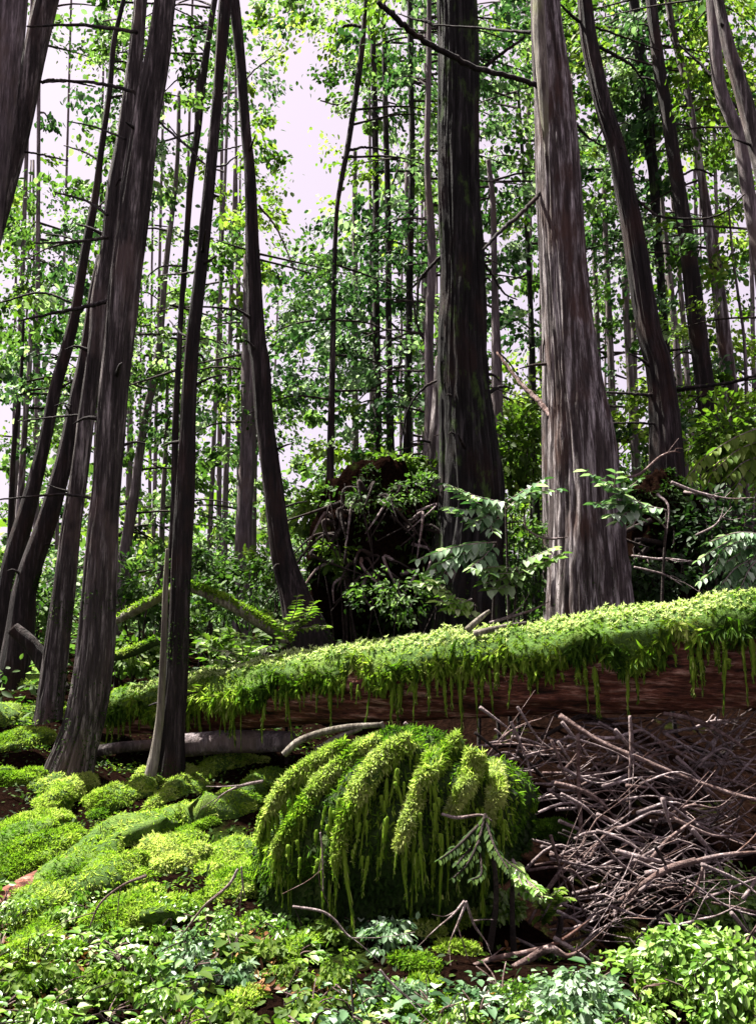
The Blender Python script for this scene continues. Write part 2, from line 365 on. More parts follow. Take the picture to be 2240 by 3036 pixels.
tree('dead_sapling', 'slender dead sapling with pale peeling bark, tight against the dark thin conifer',
     [(366,1200,8),(362,1290,12),(358,1400,13),(354,1500,15),(350,1568,17),(340,1640,20),(334,1672,24)], Y=6.45, mat='bark_pale', seg=16, ridge=.08, up=0, crownable=False, cat='dead sapling')
tree('conifer_tree', 'dark crooked conifer curving down to the back edge of the mossy log',
     [(512,0,24),(526,125,22),(536,275,22),(545,375,24),(552,500,28),(558,625,34),(563,746,38),(571,796,40),(580,921,38),(596,1046,40),(616,1196,46),(645,1296,60),(682,1400,92)], Y=8.3,
     mat='bark_dark', seg=80, ridge=.15, rf=12, n=200, branches=[([(565,450,6),(590,478,5),(615,520,4),(645,595,3)],.5,'twig_brown'), ([(560,690,7),(540,640,6),(505,590,3)],.4), ([(532,180,5),(560,150,4),(600,120,3)],.4)])
tree('conifer_tree', 'massive nearly black conifer, its bark mottled with dark green lichen',
     [(1001,0,88),(1003,250,90),(1006,500,93),(1011,746,102),(1019,896,112),(1020,1021,128),(1020,1120,136),(1020,1250,150),(1020,1380,180)], Y=8.6, mat='bark_moss', seg=150, ridge=.15, rf=19, n=260,
     branches=[([(1056,148,10),(1095,118,8),(1146,82,6)],-.2), ([(960,60,9),(935,48,8),(905,42,5),(870,30,3)],.3), ([(1055,575,7),(1075,600,6),(1100,640,5),(1130,655,3)],.3),
     ([(965,560,8),(935,590,7),(915,620,6),(912,690,4)],.4,'bark_dark'), ([(1065,860,9),(1095,845,7),(1120,850,4)],.3), ([(958,830,6),(925,850,6),(890,900,5),(875,980,3)],.4)])
tree('conifer_tree', 'reddish brown trunk half hidden behind the massive black conifer',
     [(962,780,20),(957,900,30),(950,1000,36),(948,1150,40),(935,1300,50),(930,1390,60)], Y=9.3, mat='bark_red', seg=30, ridge=.12, up=0, crownable=False)
tree('conifer_tree', 'broad reddish conifer with a pale stripe of bare wood standing in for sunlight on its side',
     [(1196,0,66),(1205,150,80),(1216,300,88),(1226,450,96),(1236,600,96),(1247,746,106),(1257,846,118),(1270,946,136),(1280,1096,150),(1292,1246,168),(1298,1390,196)], Y=7.6, mat='bark_red', seg=150, ridge=.12, rf=19, n=280,
     branches=[([(1200,198,16),(1150,178,12),(1046,150,13),(980,118,13),(906,76,12),(862,35,12),(826,6,10)],-1.3), ([(1188,412,11),(1150,455,10),(1100,500,9),(1056,546,6)],-.5),
     ([(1168,70,9),(1110,68,7),(1056,62,6),(950,55,4)],.7), ([(1256,268,7),(1285,300,6),(1321,322,4)],.3), ([(1206,910,14),(1170,870,12),(1130,830,9),(1085,770,5)],.5,'twig_brown'), ([(1212,700,5),(1190,740,4),(1185,800,3)],.2)])
tree('conifer_tree', 'dark straight conifer tilting away from the striped reddish one',
     [(1278,0,32),(1291,100,37),(1316,225,37),(1346,325,38),(1366,425,43),(1391,550,48),(1421,725,50),(1441,796,56),(1453,896,62),(1461,1046,76),(1468,1200,92),(1472,1380,120)], Y=9.4, mat='bark_dark', seg=90, ridge=.14, rf=12, n=220,
     branches=[([(1300,60,6),(1345,75,5),(1400,95,4),(1440,110,3)],.3), ([(1306,100,9),(1345,122,8),(1381,145,6),(1410,185,4)],.4), ([(1391,437,7),(1420,460,6),(1446,474,6),(1536,478,5),(1590,460,4),(1626,425,3)],-.5),
     ([(1270,50,8),(1245,30,7),(1225,10,5)],-.3), ([(1470,852,10),(1530,846,9),(1600,835,7),(1652,820,6)],-.6), ([(1432,864,9),(1390,862,7),(1325,858,5)],-.4), ([(1450,930,6),(1400,925,5),(1340,925,4)],-.4)])
tree('conifer_tree', 'thick grey trunk leaning steeply in from the corner, outermost of a crossed pair',
     [(30,0,64),(19,120,56),(6,250,50),(-8,380,48),(-35,600,52),(-70,900,60),(-110,1300,80)], Y=7.2, mat='bark_far', seg=96, ridge=.15, rf=13, n=180, branches=[([(10,205,8),(-30,190,6)],.2)])
tree('conifer_tree', 'grey brown trunk of the crossed corner pair with a pale streak of peeled bark',
     [(104,0,50),(71,150,47),(38,300,45),(5,430,45),(-30,560,48),(-90,850,60),(-150,1300,80)], Y=8.0, seg=80, ridge=.15, rf=12, n=180, mat='bark_grey', branches=[([(70,185,8),(110,176,8),(155,178,6),(210,190,3)],.2), ([(45,330,5),(100,340,5),(150,352,3)],.2)])
tree('conifer_tree', 'leaning dark conifer whose foot meets the mossy bank by the picture corner trunks',
     [(222,560,20),(205,650,24),(190,760,26),(172,860,30),(150,971,34),(122,1070,38),(98,1146,42),(68,1230,46),(50,1296,50),(38,1400,60)], Y=9.5, mat='bark_dark', seg=36, ridge=.1, up=0)
tree('conifer_tree', 'long spindly tree arching from a thin dark top to a broad leaning foot',
     [(270,0,10),(250,90,12),(240,200,13),(222,325,14),(207,440,17),(186,550,20),(166,675,22),(150,746,25),(122,846,26),(96,971,28),(66,1096,34),(32,1221,44),(12,1346,52)], Y=10.2, mat='bark_dark', seg=30, ridge=.1, n=160,
     branches=[([(220,350,6),(180,330,5),(140,318,3)],.3), ([(190,545,6),(150,520,5),(100,510,3)],.3), ([(166,665,6),(90,640,6),(0,662,4)],.3), ([(205,460,5),(240,430,4),(262,400,3)],.3)])
tree('young_tree', 'thin reddish brown pole tree among the leaning trunks by the mossy bank', [(68,720,9),(64,820,11),(55,921,12),(46,1071,15),(38,1300,20)], Y=12, mat='bark_red', seg=14, ridge=.06, up=0)
tree('young_tree', 'thinnest black pole tree beside the reddish pole tree', [(52,700,6),(45,846,8),(30,996,11),(20,1246,14),(16,1340,18)], Y=11.4, mat='bark_dark', seg=12, ridge=.06, up=0)
tree('conifer_tree', 'middle distance grey tree slanting down behind the fused trunks',
     [(392,200,8),(388,350,10),(376,475,12),(362,600,13),(350,746,15),(335,840,17),(318,921,18),(296,1071,21),(276,1180,24),(258,1320,30)], Y=12.5, mat='bark_far', seg=20, ridge=.1)
tree('conifer_tree', 'wavering black sapling trunk just beside the dark thin conifer top',
     [(470,0,13),(450,125,16),(436,200,22),(431,290,16),(418,400,14),(410,500,13),(403,600,13),(395,700,12),(385,900,14),(380,1100,16),(372,1280,20)], Y=10.8, mat='bark_dark', seg=20, ridge=.12, branches=[([(425,330,5),(400,310,4),(370,275,3)],.2)])
tree('conifer_tree', 'soft purple grey trunk standing behind the dark crooked conifer', [(546,560,26),(545,700,30),(542,846,33),(538,1000,34),(532,1200,36),(530,1300,40)], Y=11.5, mat='bark_far', seg=24, ridge=.1, up=0)
tree('conifer_tree', 'narrow brown trunk rising through the pale blue green crown by the sky gap', [(776,330,9),(776,450,12),(775,700,13),(776,960,15),(776,1200,20)], Y=15, mat='bark_far', seg=16, up=0)
tree('conifer_tree', 'bent twiggy trunk hung with leaves beside the pink sky gap', [(800,0,10),(790,120,14),(775,230,13),(760,325,13),(745,400,11),(735,480,10),(728,700,12),(720,1100,18)], Y=11, mat='bark_dark', seg=18,
     branches=[([(798,60,9),(760,55,8),(735,75,5)],.2), ([(775,220,6),(740,230,5),(700,220,3)],.3), ([(760,330,7),(800,322,6),(850,330,4)],.3)])
tree('conifer_tree', 'straight slender trunk, first of the thin row before the black conifer', [(812,0,13),(818,200,14),(820,380,15),(822,600,16),(824,800,17),(826,1000,20),(828,1180,26)], Y=13.5, mat='bark_dark', seg=18, branches=[([(820,700,5),(790,660,5),(770,640,3)],.2), ([(822,850,5),(790,820,5),(770,800,3)],.2)])
tree('conifer_tree', 'slightly crooked trunk, second of the thin row before the black conifer', [(838,0,10),(842,275,13),(848,500,14),(850,700,14),(852,900,16),(856,1150,22)], Y=12.6, mat='bark_dark', seg=18, branches=[([(850,420,5),(862,390,4),(878,340,3)],.2), ([(850,700,5),(875,740,5),(870,850,4),(880,950,3)],.2)])
tree('conifer_tree', 'mossy olive brown trunk, third of the thin row before the black conifer', [(896,0,14),(899,200,14),(901,350,14),(897,550,15),(893,750,16),(890,950,18),(885,1150,24)], Y=12, mat='bark_moss', seg=18, branches=[([(898,130,6),(880,160,5),(860,200,3)],.2)])
tree('conifer_tree', 'pinkish brown trunk close against the flank of the massive black conifer', [(937,0,11),(936,150,13),(934,350,14),(943,550,19),(938,746,20),(940,900,24),(930,1200,34)], Y=10.4, mat='bark_far', seg=22, branches=[([(945,590,6),(920,610,6),(890,640,4)],.2), ([(940,760,6),(915,720,6),(900,640,4)],.2)])
tree('conifer_tree', 'pale purple brown trunk emerging just past the massive black conifer', [(1066,350,10),(1076,450,13),(1080,600,14),(1082,700,18),(1085,850,26),(1084,950,28),(1084,1200,34)], Y=11, mat='bark_far', seg=22, up=0)
tree('young_tree', 'thin green brown pole between the black conifer and the striped reddish one', [(1130,180,6),(1148,450,10),(1156,600,11),(1162,750,13),(1166,900,15),(1170,1150,20)], Y=14, mat='bark_moss', seg=14, branches=[([(1160,720,5),(1130,700,4),(1095,720,3)],.2)])
tree('conifer_tree', 'dark red edged trunk peeking from behind the striped reddish conifer', [(1172,0,20),(1176,200,22),(1180,400,22),(1196,700,24),(1200,950,34),(1205,1200,40)], Y=9, mat='bark_red', seg=26, ridge=.14, crownable=False)
tree('conifer_tree', 'slim upright trunk nearest the dark tilting conifer among the rear cluster', [(1384,0,24),(1396,100,26),(1411,200,28),(1422,320,26),(1431,400,22),(1441,600,18),(1452,746,18),(1462,900,20),(1470,1150,26)], Y=11.5, mat='bark_moss', seg=22)
tree('conifer_tree', 'rear cluster trunk that darkens and thickens steadily toward the ferny undergrowth', [(1421,0,24),(1432,100,26),(1446,200,28),(1466,300,29),(1491,450,32),(1511,600,37),(1526,746,40),(1545,896,42),(1560,1100,54)], Y=10.6, mat='bark_dark', seg=30,
     branches=[([(1480,390,6),(1520,370,5),(1560,385,4)],.2), ([(1440,180,6),(1400,170,5),(1370,190,3)],.2)])
tree('conifer_tree', 'red brown pole with a bright upper stem behind the rear cluster', [(1459,0,14),(1474,80,15),(1501,200,15),(1526,350,16),(1551,525,26),(1576,700,30),(1596,871,36),(1612,1060,44)], Y=11, mat='bark_red', seg=24)
tree('conifer_tree', 'grey forked looking trunk near the corner crossing behind another', [(1554,0,28),(1571,175,28),(1596,250,29),(1616,300,29),(1636,425,30),(1665,600,32),(1700,900,40)], Y=9.9, mat='bark_far', seg=28, branches=[([(1575,200,6),(1610,235,5),(1640,260,4)],.2),([(1560,170,7),(1530,140,6),(1480,95,4)],.2)])
tree('conifer_tree', 'smooth warm grey trunk slanting out at the picture corner', [(1570,0,22),(1591,100,28),(1626,225,34),(1652,325,36),(1700,520,40),(1760,900,50)], Y=9.1, mat='bark_grey', seg=30)
tree('young_tree', 'hair thin crooked sapling in the bright gap near the frame edge', [(1590,430,4),(1601,560,6),(1612,640,6),(1626,745,7),(1632,900,9),(1640,1060,12)], Y=11, mat='bark_far', seg=10, up=0)
tree('young_tree', 'pale grey sapling in the bright gap beside the striped reddish conifer', [(1318,380,9),(1324,550,12),(1330,700,14),(1338,900,16),(1345,1060,20)], Y=14, mat='bark_far', seg=14, up=0)
tree('young_tree', 'lilac grey pole directly before the dark tilting conifer', [(1358,470,9),(1364,600,13),(1372,750,15),(1382,900,17),(1392,1060,20)], Y=13.4, mat='bark_far', seg=14, up=0)
tree('young_tree', 'pinkish pole just past the dark tilting conifer', [(1440,380,10),(1458,560,13),(1472,700,14),(1484,850,16),(1494,1060,22)], Y=13, mat='bark_far', seg=14, up=0)
tree('young_tree', 'second pinkish pole past the tilting conifer, a little darker', [(1466,400,8),(1480,560,10),(1494,720,12),(1506,900,14),(1515,1080,20)], Y=14.5, mat='bark_far', seg=14, up=0)
tree('young_tree', 'small grey pole between the slanting trunk and the dark thin conifer', [(368,760,6),(364,946,9),(356,1100,11),(348,1290,14)], Y=13.8, mat='bark_far', seg=12, up=0)
ST_ = smoothpath(np.array([[*at(1176,-20,7.25),.05],[*at(1178,60,7.22),.055],[*at(1184,160,7.19),.05],[*at(1190,260,7.16),.035],[*at(1194,340,7.14),.012]]), 40)
striped = [x[0] for x in TREES if 'pale stripe of bare wood' in x[0]['label']][0]; V, Q, T = tube(ST_[:, :3]+np.array([0,.0,0]), ST_[:, 3], 14, ridge=.08); g = Geo(); g.add(V, Q, T); g.build('sunlit_strip', M['bark_pale'], striped, np.array(striped.location))  # pale strip paints the sunlight along this trunk's edge
# farther trunks that nothing tells apart
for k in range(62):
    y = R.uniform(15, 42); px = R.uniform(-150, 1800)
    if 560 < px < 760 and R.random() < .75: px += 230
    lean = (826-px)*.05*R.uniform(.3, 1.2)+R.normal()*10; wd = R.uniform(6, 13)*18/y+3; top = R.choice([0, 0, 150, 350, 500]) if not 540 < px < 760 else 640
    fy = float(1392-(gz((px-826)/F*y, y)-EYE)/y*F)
    tree('distant_tree', 'slim far trunk deep in the green forest, haze toned into its pale bark', [(px+lean, top, wd*.6), (px+lean*.5, (top+fy)/2, wd*.8), (px, fy, wd*1.2)], Y=y, mat='bark_far', seg=8, ridge=.05, n=26, group='slim far trunks deep in the forest')

# ------------------------------------------------------------------ crowns: clumps of leaves hung on the trees they are nearest to
DENS = """
2374555658788888
1263552677777878
1354440458777888
1354350457667777
6544460466777666
7654545785666766
7655457864455555
7766668865455566
8877778866666678
5556666666887789
5556667778998899
5556667888998899
6667777888898899
7777777777777788""".split()
KIND = """
1111121133312322
1311121133312322
1131120133311322
1111220231313312
1111220231331332
1311123331331312
1311123331311322
1311113331331222
3111113331223222
1111111311222222
1111111222222222
1111111222222222
1111111111111122
1111111111111122""".split()
crown = [[Geo() for _ in range(4)] for _ in TREES]
def tree_x(k, py): P = TREES[k][2]; return np.interp(py, P[:, 1], P[:, 0])
tY = np.array([t[1] for t in TREES])
twigs = [Geo() for _ in TREES]
for r_ in range(14):
    for c_ in range(16):
        d = int(DENS[r_][c_]); 
        for q in range(int(d*d*(.36 if r_ < 8 else .32)+R.random())):
            px = (c_+R.random())*103.25; py = (r_+R.random())*100-10
            xs = np.array([tree_x(k, py) for k in range(len(TREES))]); reach = 1.6*F/tY      # a branch reaches 1.6 m
            hi_ = np.array([t[2][0, 1] for t in TREES])-60
            ok = np.nonzero((np.abs(xs-px) < reach) & (py > hi_) & (tY > (9.8 if py < 1000 else 12)) & (tY < (24 if py < 1000 else 45)))[0]
            if not len(ok): continue
            k = int(R.choice(ok)); Y = tY[k]+R.uniform(.05, 1.5)
            c = at(px, py, Y)
            if c[2] < gz(c[0], c[1])+.1: continue
            cr = R.uniform(.12, .27)*(Y/12)**.5
            n = int(R.integers(26, 60)); off = R.normal(size=(n, 3))*np.array([1, 1, .55])*cr*.62
            out = norm(np.array([c[0]-at(tree_x(k, py), py, tY[k])[0], Y-tY[k], -.15])[None]+1e-3)
            s = R.uniform(.05, .11)*(Y/12)**.85*(.6+.7*R.random(n))
            dv = out+R.normal(size=(n, 3))*.7+np.array([0, 0, -.4])
            V, Q = leaves(c+off, s, dv, np.array([0, -.35, 1.])+R.normal(size=(n, 3))*.65, wide=.78, droop=.15)
            kd = int(KIND[r_][c_]); kd = kd if R.random() < .60 else int(R.choice([0, 1, 3, 3, 3, 2]))
            tone = np.clip(R.beta(1.3, 1.4)*.80+.45*R.random(n)**1.5, 0, 1)
            crown[k][kd].add(V, Q, r=np.repeat(tone, 6))
            if R.random() < (.22 if not 560 < px < 760 else .0):
                a = at(tree_x(k, py), py, tY[k])+np.array([0, 0, R.uniform(-.1, .5)]); mid = (a+c)/2+np.array([0, 0, R.uniform(.0, .18)])
                P = smoothpath(np.array([a, mid, c]), 7); V, Q, T = tube(P, np.linspace(.02, .006, 7)*(tY[k]/12), 5, cap=False); twigs[k].add(V, Q)
for k, (t, Y, P, base) in enumerate(TREES):
    for kd, mt in enumerate(('leaf_dark', 'leaf_mid', 'leaf_light', 'leaf_blue')):
        if crown[k][kd].n: crown[k][kd].build('crown', M[mt], t, base, kind='stuff')
    if twigs[k].n: twigs[k].build('twigs', M['twig_dark'], t, base, kind='stuff')

# far-off wood closing the view
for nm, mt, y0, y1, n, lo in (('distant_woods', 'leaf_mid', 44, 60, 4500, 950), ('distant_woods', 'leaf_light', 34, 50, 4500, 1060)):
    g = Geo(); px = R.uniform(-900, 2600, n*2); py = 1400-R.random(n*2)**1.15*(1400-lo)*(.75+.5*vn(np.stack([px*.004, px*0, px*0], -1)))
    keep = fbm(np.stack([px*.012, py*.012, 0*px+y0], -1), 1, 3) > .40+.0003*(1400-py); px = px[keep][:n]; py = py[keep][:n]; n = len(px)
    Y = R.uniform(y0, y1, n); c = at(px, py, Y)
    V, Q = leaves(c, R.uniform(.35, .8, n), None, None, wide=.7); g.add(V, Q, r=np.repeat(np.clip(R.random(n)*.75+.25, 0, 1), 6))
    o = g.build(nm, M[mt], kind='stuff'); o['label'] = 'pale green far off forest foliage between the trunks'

# ------------------------------------------------------------------ undergrowth shrubs (behind the log)
def shrub(label, px, py, wpx, hpx, Y, mat, n=500, ls=.075, tone=(0, 1), name='leafy_shrub', cat='shrub', group=None, stems=5):
    c = at(px, py, Y); rx = wpx/2*pxm(Y); rz = hpx/2*pxm(Y); zb = float(gz(c[0], Y)); base = np.array([c[0], Y, zb]); t = thing(name, label, cat, base, group)
    g = Geo(); tips = []
    for k in range(stems):
        tip = c+np.array([R.uniform(-.8, .8)*rx, R.uniform(-.5, .5)*rx, R.uniform(-.2, .8)*rz]); tips.append(tip)
        b = np.array([c[0]+R.normal()*.08, Y+R.normal()*.08, zb-.05]); P = smoothpath(np.array([b, (b+tip)/2+R.normal(size=3)*.06, tip]), 9)
        V, Q, T = tube(P, np.linspace(.19, .06, 9)*ls, 6); g.add(V, Q, T)
    g.build('stem', M['twig_dark'], t, base)
    g = Geo(); m = max(4, n//22); cc = c+norm(R.normal(size=(m, 3)))*(R.random((m, 1))**.4)*np.array([rx, rx*.8, rz])
    off = np.repeat(cc, 22, 0)+R.normal(size=(m*22, 3))*np.array([1, 1, .5])*min(rx, rz)*.22
    s = ls*(.6+.8*R.random(len(off))); out = norm(off-c+np.array([0, 0, -.1]))
    V, Q = leaves(off, s, out+R.normal(size=off.shape)*.6, np.array([0, -.3, 1.])+R.normal(size=off.shape)*.5, wide=.6, droop=.2)
    tn = np.clip(tone[0]+(tone[1]-tone[0])*np.repeat(R.beta(2, 3, m), 22)*.6+R.random(len(off))**2*.45*(tone[1]-tone[0]), 0, 1)
    g.add(V, Q, r=np.repeat(tn, 6)); g.build('foliage', M[mat], t, base, kind='stuff'); return t
SH = [('grey green ferny bush clothing the shoulder of the dark root plate', 800, 1090, 200, 100, 8.6, 'leaf_mid', 380, .05),
 ('lime ferns spilling over the crest beside the massive black conifer', 915, 1090, 90, 170, 8.7, 'leaf_mid', 500, .05),
 ('sunlit fern clump at the foot of the dark crooked conifer', 600, 1240, 150, 100, 9.6, 'leaf_light', 500, .06),
 ('bright yellow green bush catching the sun beside the dark crooked conifer', 690, 1110, 150, 130, 9.6, 'leaf_light', 700, .08),
 ('sunlit lime shrub on top of the dark root plate', 880, 1015, 170, 60, 9.2, 'leaf_light', 600, .08),
 ('small lime bush low between the crooked conifer and the root plate', 730, 1215, 110, 90, 8.6, 'leaf_light', 260, .075),
 ('tall lime green shrub in the gap between the two biggest trunks', 1135, 985, 110, 200, 10.5, 'leaf_light', 900, .09),
 ('dim green thicket low in the gap between the two biggest trunks', 1130, 1220, 190, 260, 8.9, 'leaf_mid', 1400, .055),
 ('shady evergreen thicket at the foot of the dark tilting conifer', 1400, 1130, 170, 260, 9.8, 'leaf_dark', 1300, .07),
 ('bright leafy shrub filling the frame edge under the slanting trunks', 1590, 960, 170, 200, 9.8, 'leaf_light', 1100, .09),
 ('dark green shrub below the bright one at the frame edge', 1570, 1170, 190, 230, 8.4, 'leaf_dark', 1200, .07),
 ('shaded low brush behind the pale leaning deadwood', 560, 1290, 260, 170, 9.2, 'leaf_mid', 1200, .06),
 ('pale leaved bush tucked between the dark thin conifer and the mossy log', 520, 1418, 190, 80, 7.6, 'leaf_light', 420, .075),
 ('mid green bush rising behind the two pale mossy props', 470, 1240, 130, 110, 10.2, 'leaf_mid', 500, .085),
 ('green brush between the fused trunks and the dark thin conifer', 310, 1290, 150, 170, 10.5, 'leaf_mid', 700, .085),
 ('yellowish brush behind the thickest leaning foot', 290, 1440, 130, 90, 8.8, 'leaf_light', 500, .07),
 ('low moss green brush between the leaning feet at the bank', 80, 1330, 130, 160, 11.5, 'leaf_mid', 600, .085),
 ('shadowy bush behind the arching mossy log near the frame edge', 1420, 1260, 200, 120, 7.9, 'leaf_dark', 800, .06),
 ('dark fern like brush right behind the log below the black conifer', 870, 1300, 260, 110, 8.1, 'leaf_mid', 800, .05)]
for s in SH: shrub(s[0], *s[1:])
for k in range(32):
    y = R.uniform(11.5, 30); px = R.uniform(-250, 1900); x = (px-826)/F*y; fy = 1392-(float(gz(x, y))-EYE)/y*F; h = R.uniform(90, 260)*13/y+30
    shrub('mid distance green bush among the far trunks', px, fy-h*.45, R.uniform(120, 260)*14/y+40, h, y, random.choice(['leaf_mid', 'leaf_light', 'leaf_light', 'leaf_mid', 'leaf_blue']), 450, .07*(y/11)**.7, (.2, 1.1), name='forest_bush', cat='bush', group='green bushes among the far trunks', stems=3)

# upturned root plate: dark heap of earth and roots behind the log
def root_plate(label, px, py, wpx, hpx, Y, nroots=26, name='upturned_root_plate'):
    c = at(px, py, Y); rx, rz = wpx/2*pxm(Y), hpx/2*pxm(Y); zb = float(gz(c[0], Y)); base = np.array([c[0], Y, zb]); t = thing(name, label, 'root plate', base)
    th = np.linspace(0, math.pi, 40); ph = np.linspace(0, 2*math.pi, 64, endpoint=False); D = np.stack([np.sin(th)[:, None]*np.cos(ph), np.sin(th)[:, None]*np.sin(ph), np.cos(th)[:, None]+0*ph], -1)
    rr = .55+.75*fbm(D*2.2+px, 1, 4)+.12*vn(D*9+px); V = c+D*rr[..., None]*np.array([rx, .35, rz]); V[..., 2] = np.maximum(V[..., 2], zb-.15)
    i = np.arange(39)[:, None]*64; j = np.arange(64); k = (j+1) % 64; Q = np.stack([i+j, i+64+j, i+64+k, i+k], -1).reshape(-1, 4)
    g = Geo(); g.add(V.reshape(-1, 3), Q); g.build('earth', M['soil'], t, base)
    pv = V.reshape(-1, 3); kk = (vn(pv, 4) > .55) & (pv[:, 2] > zb+.1); g = Geo(); fuzz(g, pv[kk], D.reshape(-1, 3)[kk], .05, 5000, 1.2, (0, .9)); g.build('moss_frond', M['frond_dark'], t, base, kind='stuff')
    for k in range(nroots):
        a = R.uniform(-.9, .9)*rx; b = R.uniform(-.5, .95)*rz*math.sqrt(1-(a/rx)**2*.9); p0 = c+np.array([a*.7, -.32, b*.8]); L = R.uniform(.25, .8)
        P = [p0, p0+np.array([a*.25+R.normal()*.1, -.12, R.uniform(-.3, .1)*L]), p0+np.array([a*.45+R.normal()*.2, -.10-R.random()*.12, R.uniform(-1, -.3)*L])]
        P = smoothpath(np.array(P), 10); V, Q, T = tube(P, np.linspace(R.uniform(.015, .035), .005, 10), 6, lump=.3); g = Geo(); g.add(V, Q, T); g.build('root', M['twig' if k % 4 == 0 else 'twig_dark'], t, base)
    return t
root_plate('dark upturned root plate with pale bare roots behind the fallen log', 820, 1210, 300, 400, 8.9, 46)
root_plate('black earthy root clump at the foot of the dark tilting conifer', 1450, 1180, 180, 330, 8.8, 14)

# ------------------------------------------------------------------ the big mossy fallen log
LY = [7.45, 7.15, 6.85, 6.5, 6.15, 5.8, 5.45, 5.1]
LP = [(235,1566,74),(410,1552,108),(520,1536,122),(680,1514,142),(900,1494,158),(1150,1478,180),(1420,1454,206),(1700,1428,226)]
A = path_px(LP, LY); A = smoothpath(A, 110); C, Rd = A[:, :3], A[:, 3]; Rd = Rd*np.clip(np.linspace(0, 1, 110)*30+.45, 0, 1)
lb = np.array([C[55, 0], C[55, 1], float(gz(C[55, 0], C[55, 1]))])
log = thing('fallen_log', 'huge fallen log thick with hanging bright green moss, rising across the frame', 'log', lb)
V, Q, T = tube(C, Rd*.92, 72, ridge=.10, rf=9, lump=.12, lf=1.5); g = Geo(); g.add(V, Q, T); g.build('trunk', M['log_wood'], log, lb)
# moss coat: a thick uneven blanket over the upper half with a ragged lower edge
Tn, Aa, Bb = frames(C); seg = 64; th = np.linspace(-.18*math.pi, 1.18*math.pi, seg)
up = norm(np.array([0, 0, 1.])-Tn*Tn[:, 2:3]); sd_ = norm(np.cross(Tn, up)); u = np.linspace(0, 1, 110)
edge = -.02-.14*np.clip((u-.3)*2.5, 0, 1)+.45*(vn(np.stack([u*34, u*0, u*0], -1))-.5)+.12*(vn(np.stack([u*90, u*0+3, u*0], -1))-.5)
tt = math.pi/2+(th[None]-math.pi/2)*(.74+edge[:, None]*1.0)
D = sd_[:, None]*np.cos(tt)[..., None]+up[:, None]*np.sin(tt)[..., None]
q = np.stack([u[:, None]*26+0*tt, tt*2.2, 0*tt], -1); th_edge = 1-np.abs(th-math.pi/2)/(.68*math.pi)
Rm = Rd[:, None]*(1.0+.02)+(.005+.10*np.maximum(fbm(q, 1.4, 4)-.22, 0)+.012*np.maximum(0, np.sin(tt)))*np.clip(th_edge*6, 0, 1)[None]-.02*(th_edge < .03)[None]
V = (C[:, None]+D*Rm[..., None]); i = np.arange(109)[:, None]*seg; j = np.arange(seg-1)[None]; Q = np.stack([i+j, i+j+1, i+seg+j+1, i+seg+j], -1).reshape(-1, 4)
P_ = V.reshape(-1, 3); g = Geo(); g.add(P_, Q); coat = g.build('moss_coat', M['moss'], log, lb)
N_ = D.reshape(-1, 3); wgt = np.nonzero(N_[:, 1] < .8)[0]
g = Geo(); top = N_[:, 2] > .35
pt = P_+R.normal(size=P_.shape)*.012
rim = np.abs(np.tile(np.arange(seg), 110)-(seg-1)/2) > (seg-1)/2-6; fuzz(g, pt[rim]+R.normal(size=(rim.sum(), 3))*.02, N_[rim], .075, 15000, 3.2, (-.1, 1.0), wide=.16, amb=.35)
fuzz(g, pt[top], N_[top], .021, 64000, 1.0, (.15, 1.15), wide=.17, amb=.6); cr_ = (N_[:, 2] > .74) & (fbm(P_, 3.5, 3) > .34); gp = Geo(); fuzz(gp, pt[cr_]+np.array([0, 0, .006]), N_[cr_], .022, 34000, .4, (.45, 1.5), wide=.22, amb=.6); gp.build('moss_highlight', M['frond_highlight'], log, lb, kind='stuff'); fuzz(g, pt[~top], N_[~top], .032, 26000, 1.6, (0, .95), wide=.28); g.build('moss_frond', M['frond'], log, lb, kind='stuff')  # pale fronds on the crest paint the bright highlight along the log
# hanging strands, each its own piece, from eight shared shapes
strand = []
for k in range(10):
    L = 1.0; n = 60; g = Geo(); C0 = np.stack([np.cumsum(R.normal(size=12))*.02, np.cumsum(R.normal(size=12))*.015, -np.linspace(0, 1, 12)], -1)
    V, Q, T = tube(C0, np.array([.10, .13, .13, .12, .11, .10, .085, .07, .055, .04, .025, .008]), 7, lump=.4); g.add(V, Q, T, r=.6)
    a = R.integers(0, 11, 90); c = C0[a]+R.normal(size=(90, 3))*np.array([.08, .08, .04])*(1-a/13)[:, None]
    V, Q = leaves(c, R.uniform(.10, .22, 90), R.normal(size=(90, 3))*.6+np.array([0, 0, -1.3]), None, wide=.35); g.add(V, Q, r=np.repeat(R.random(90)**1.2, 6))
    me = mesh('moss_strand', np.concatenate(g.V), [np.concatenate(g.Q), np.concatenate(g.T)], np.concatenate(g.r)); me.materials.append(M['frond']); strand.append(me)
for k in range(290):
    i_ = int(3+105*R.random()**1.25); t0 = C[i_]; ang = R.uniform(-.05, .45)
    p = t0+(-sd_[i_] if (-sd_[i_])[1] < 0 else sd_[i_])*math.cos(ang)*(Rd[i_]*1.03+.015)+up[i_]*math.sin(ang)*Rd[i_]*1.05
    o = link('moss_strand', strand[k % 10], None, log); L = min(.34, .05+R.exponential(.085)); wd = R.uniform(.035, .11)
    o.location = tuple(p-lb); o.scale = (wd*1.1, wd, L*.95); o.rotation_euler = (R.normal()*.06, R.normal()*.08, R.uniform(0, 6.28))
# mossy side spike near the middle
for pts, yy in (([(1020,1378,16),(1050,1350,12),(1070,1335,8)], 5.85), ([(1036,1386,16),(1090,1372,12),(1150,1362,9)], 5.75)):
    a = path_px(pts, yy); a = smoothpath(a, 10); V, Q, T = tube(a[:, :3], a[:, 3], 8, lump=.3); g = Geo(); g.add(V, Q, T); g.build('branch_stub', M['bark_pale'], log, lb)

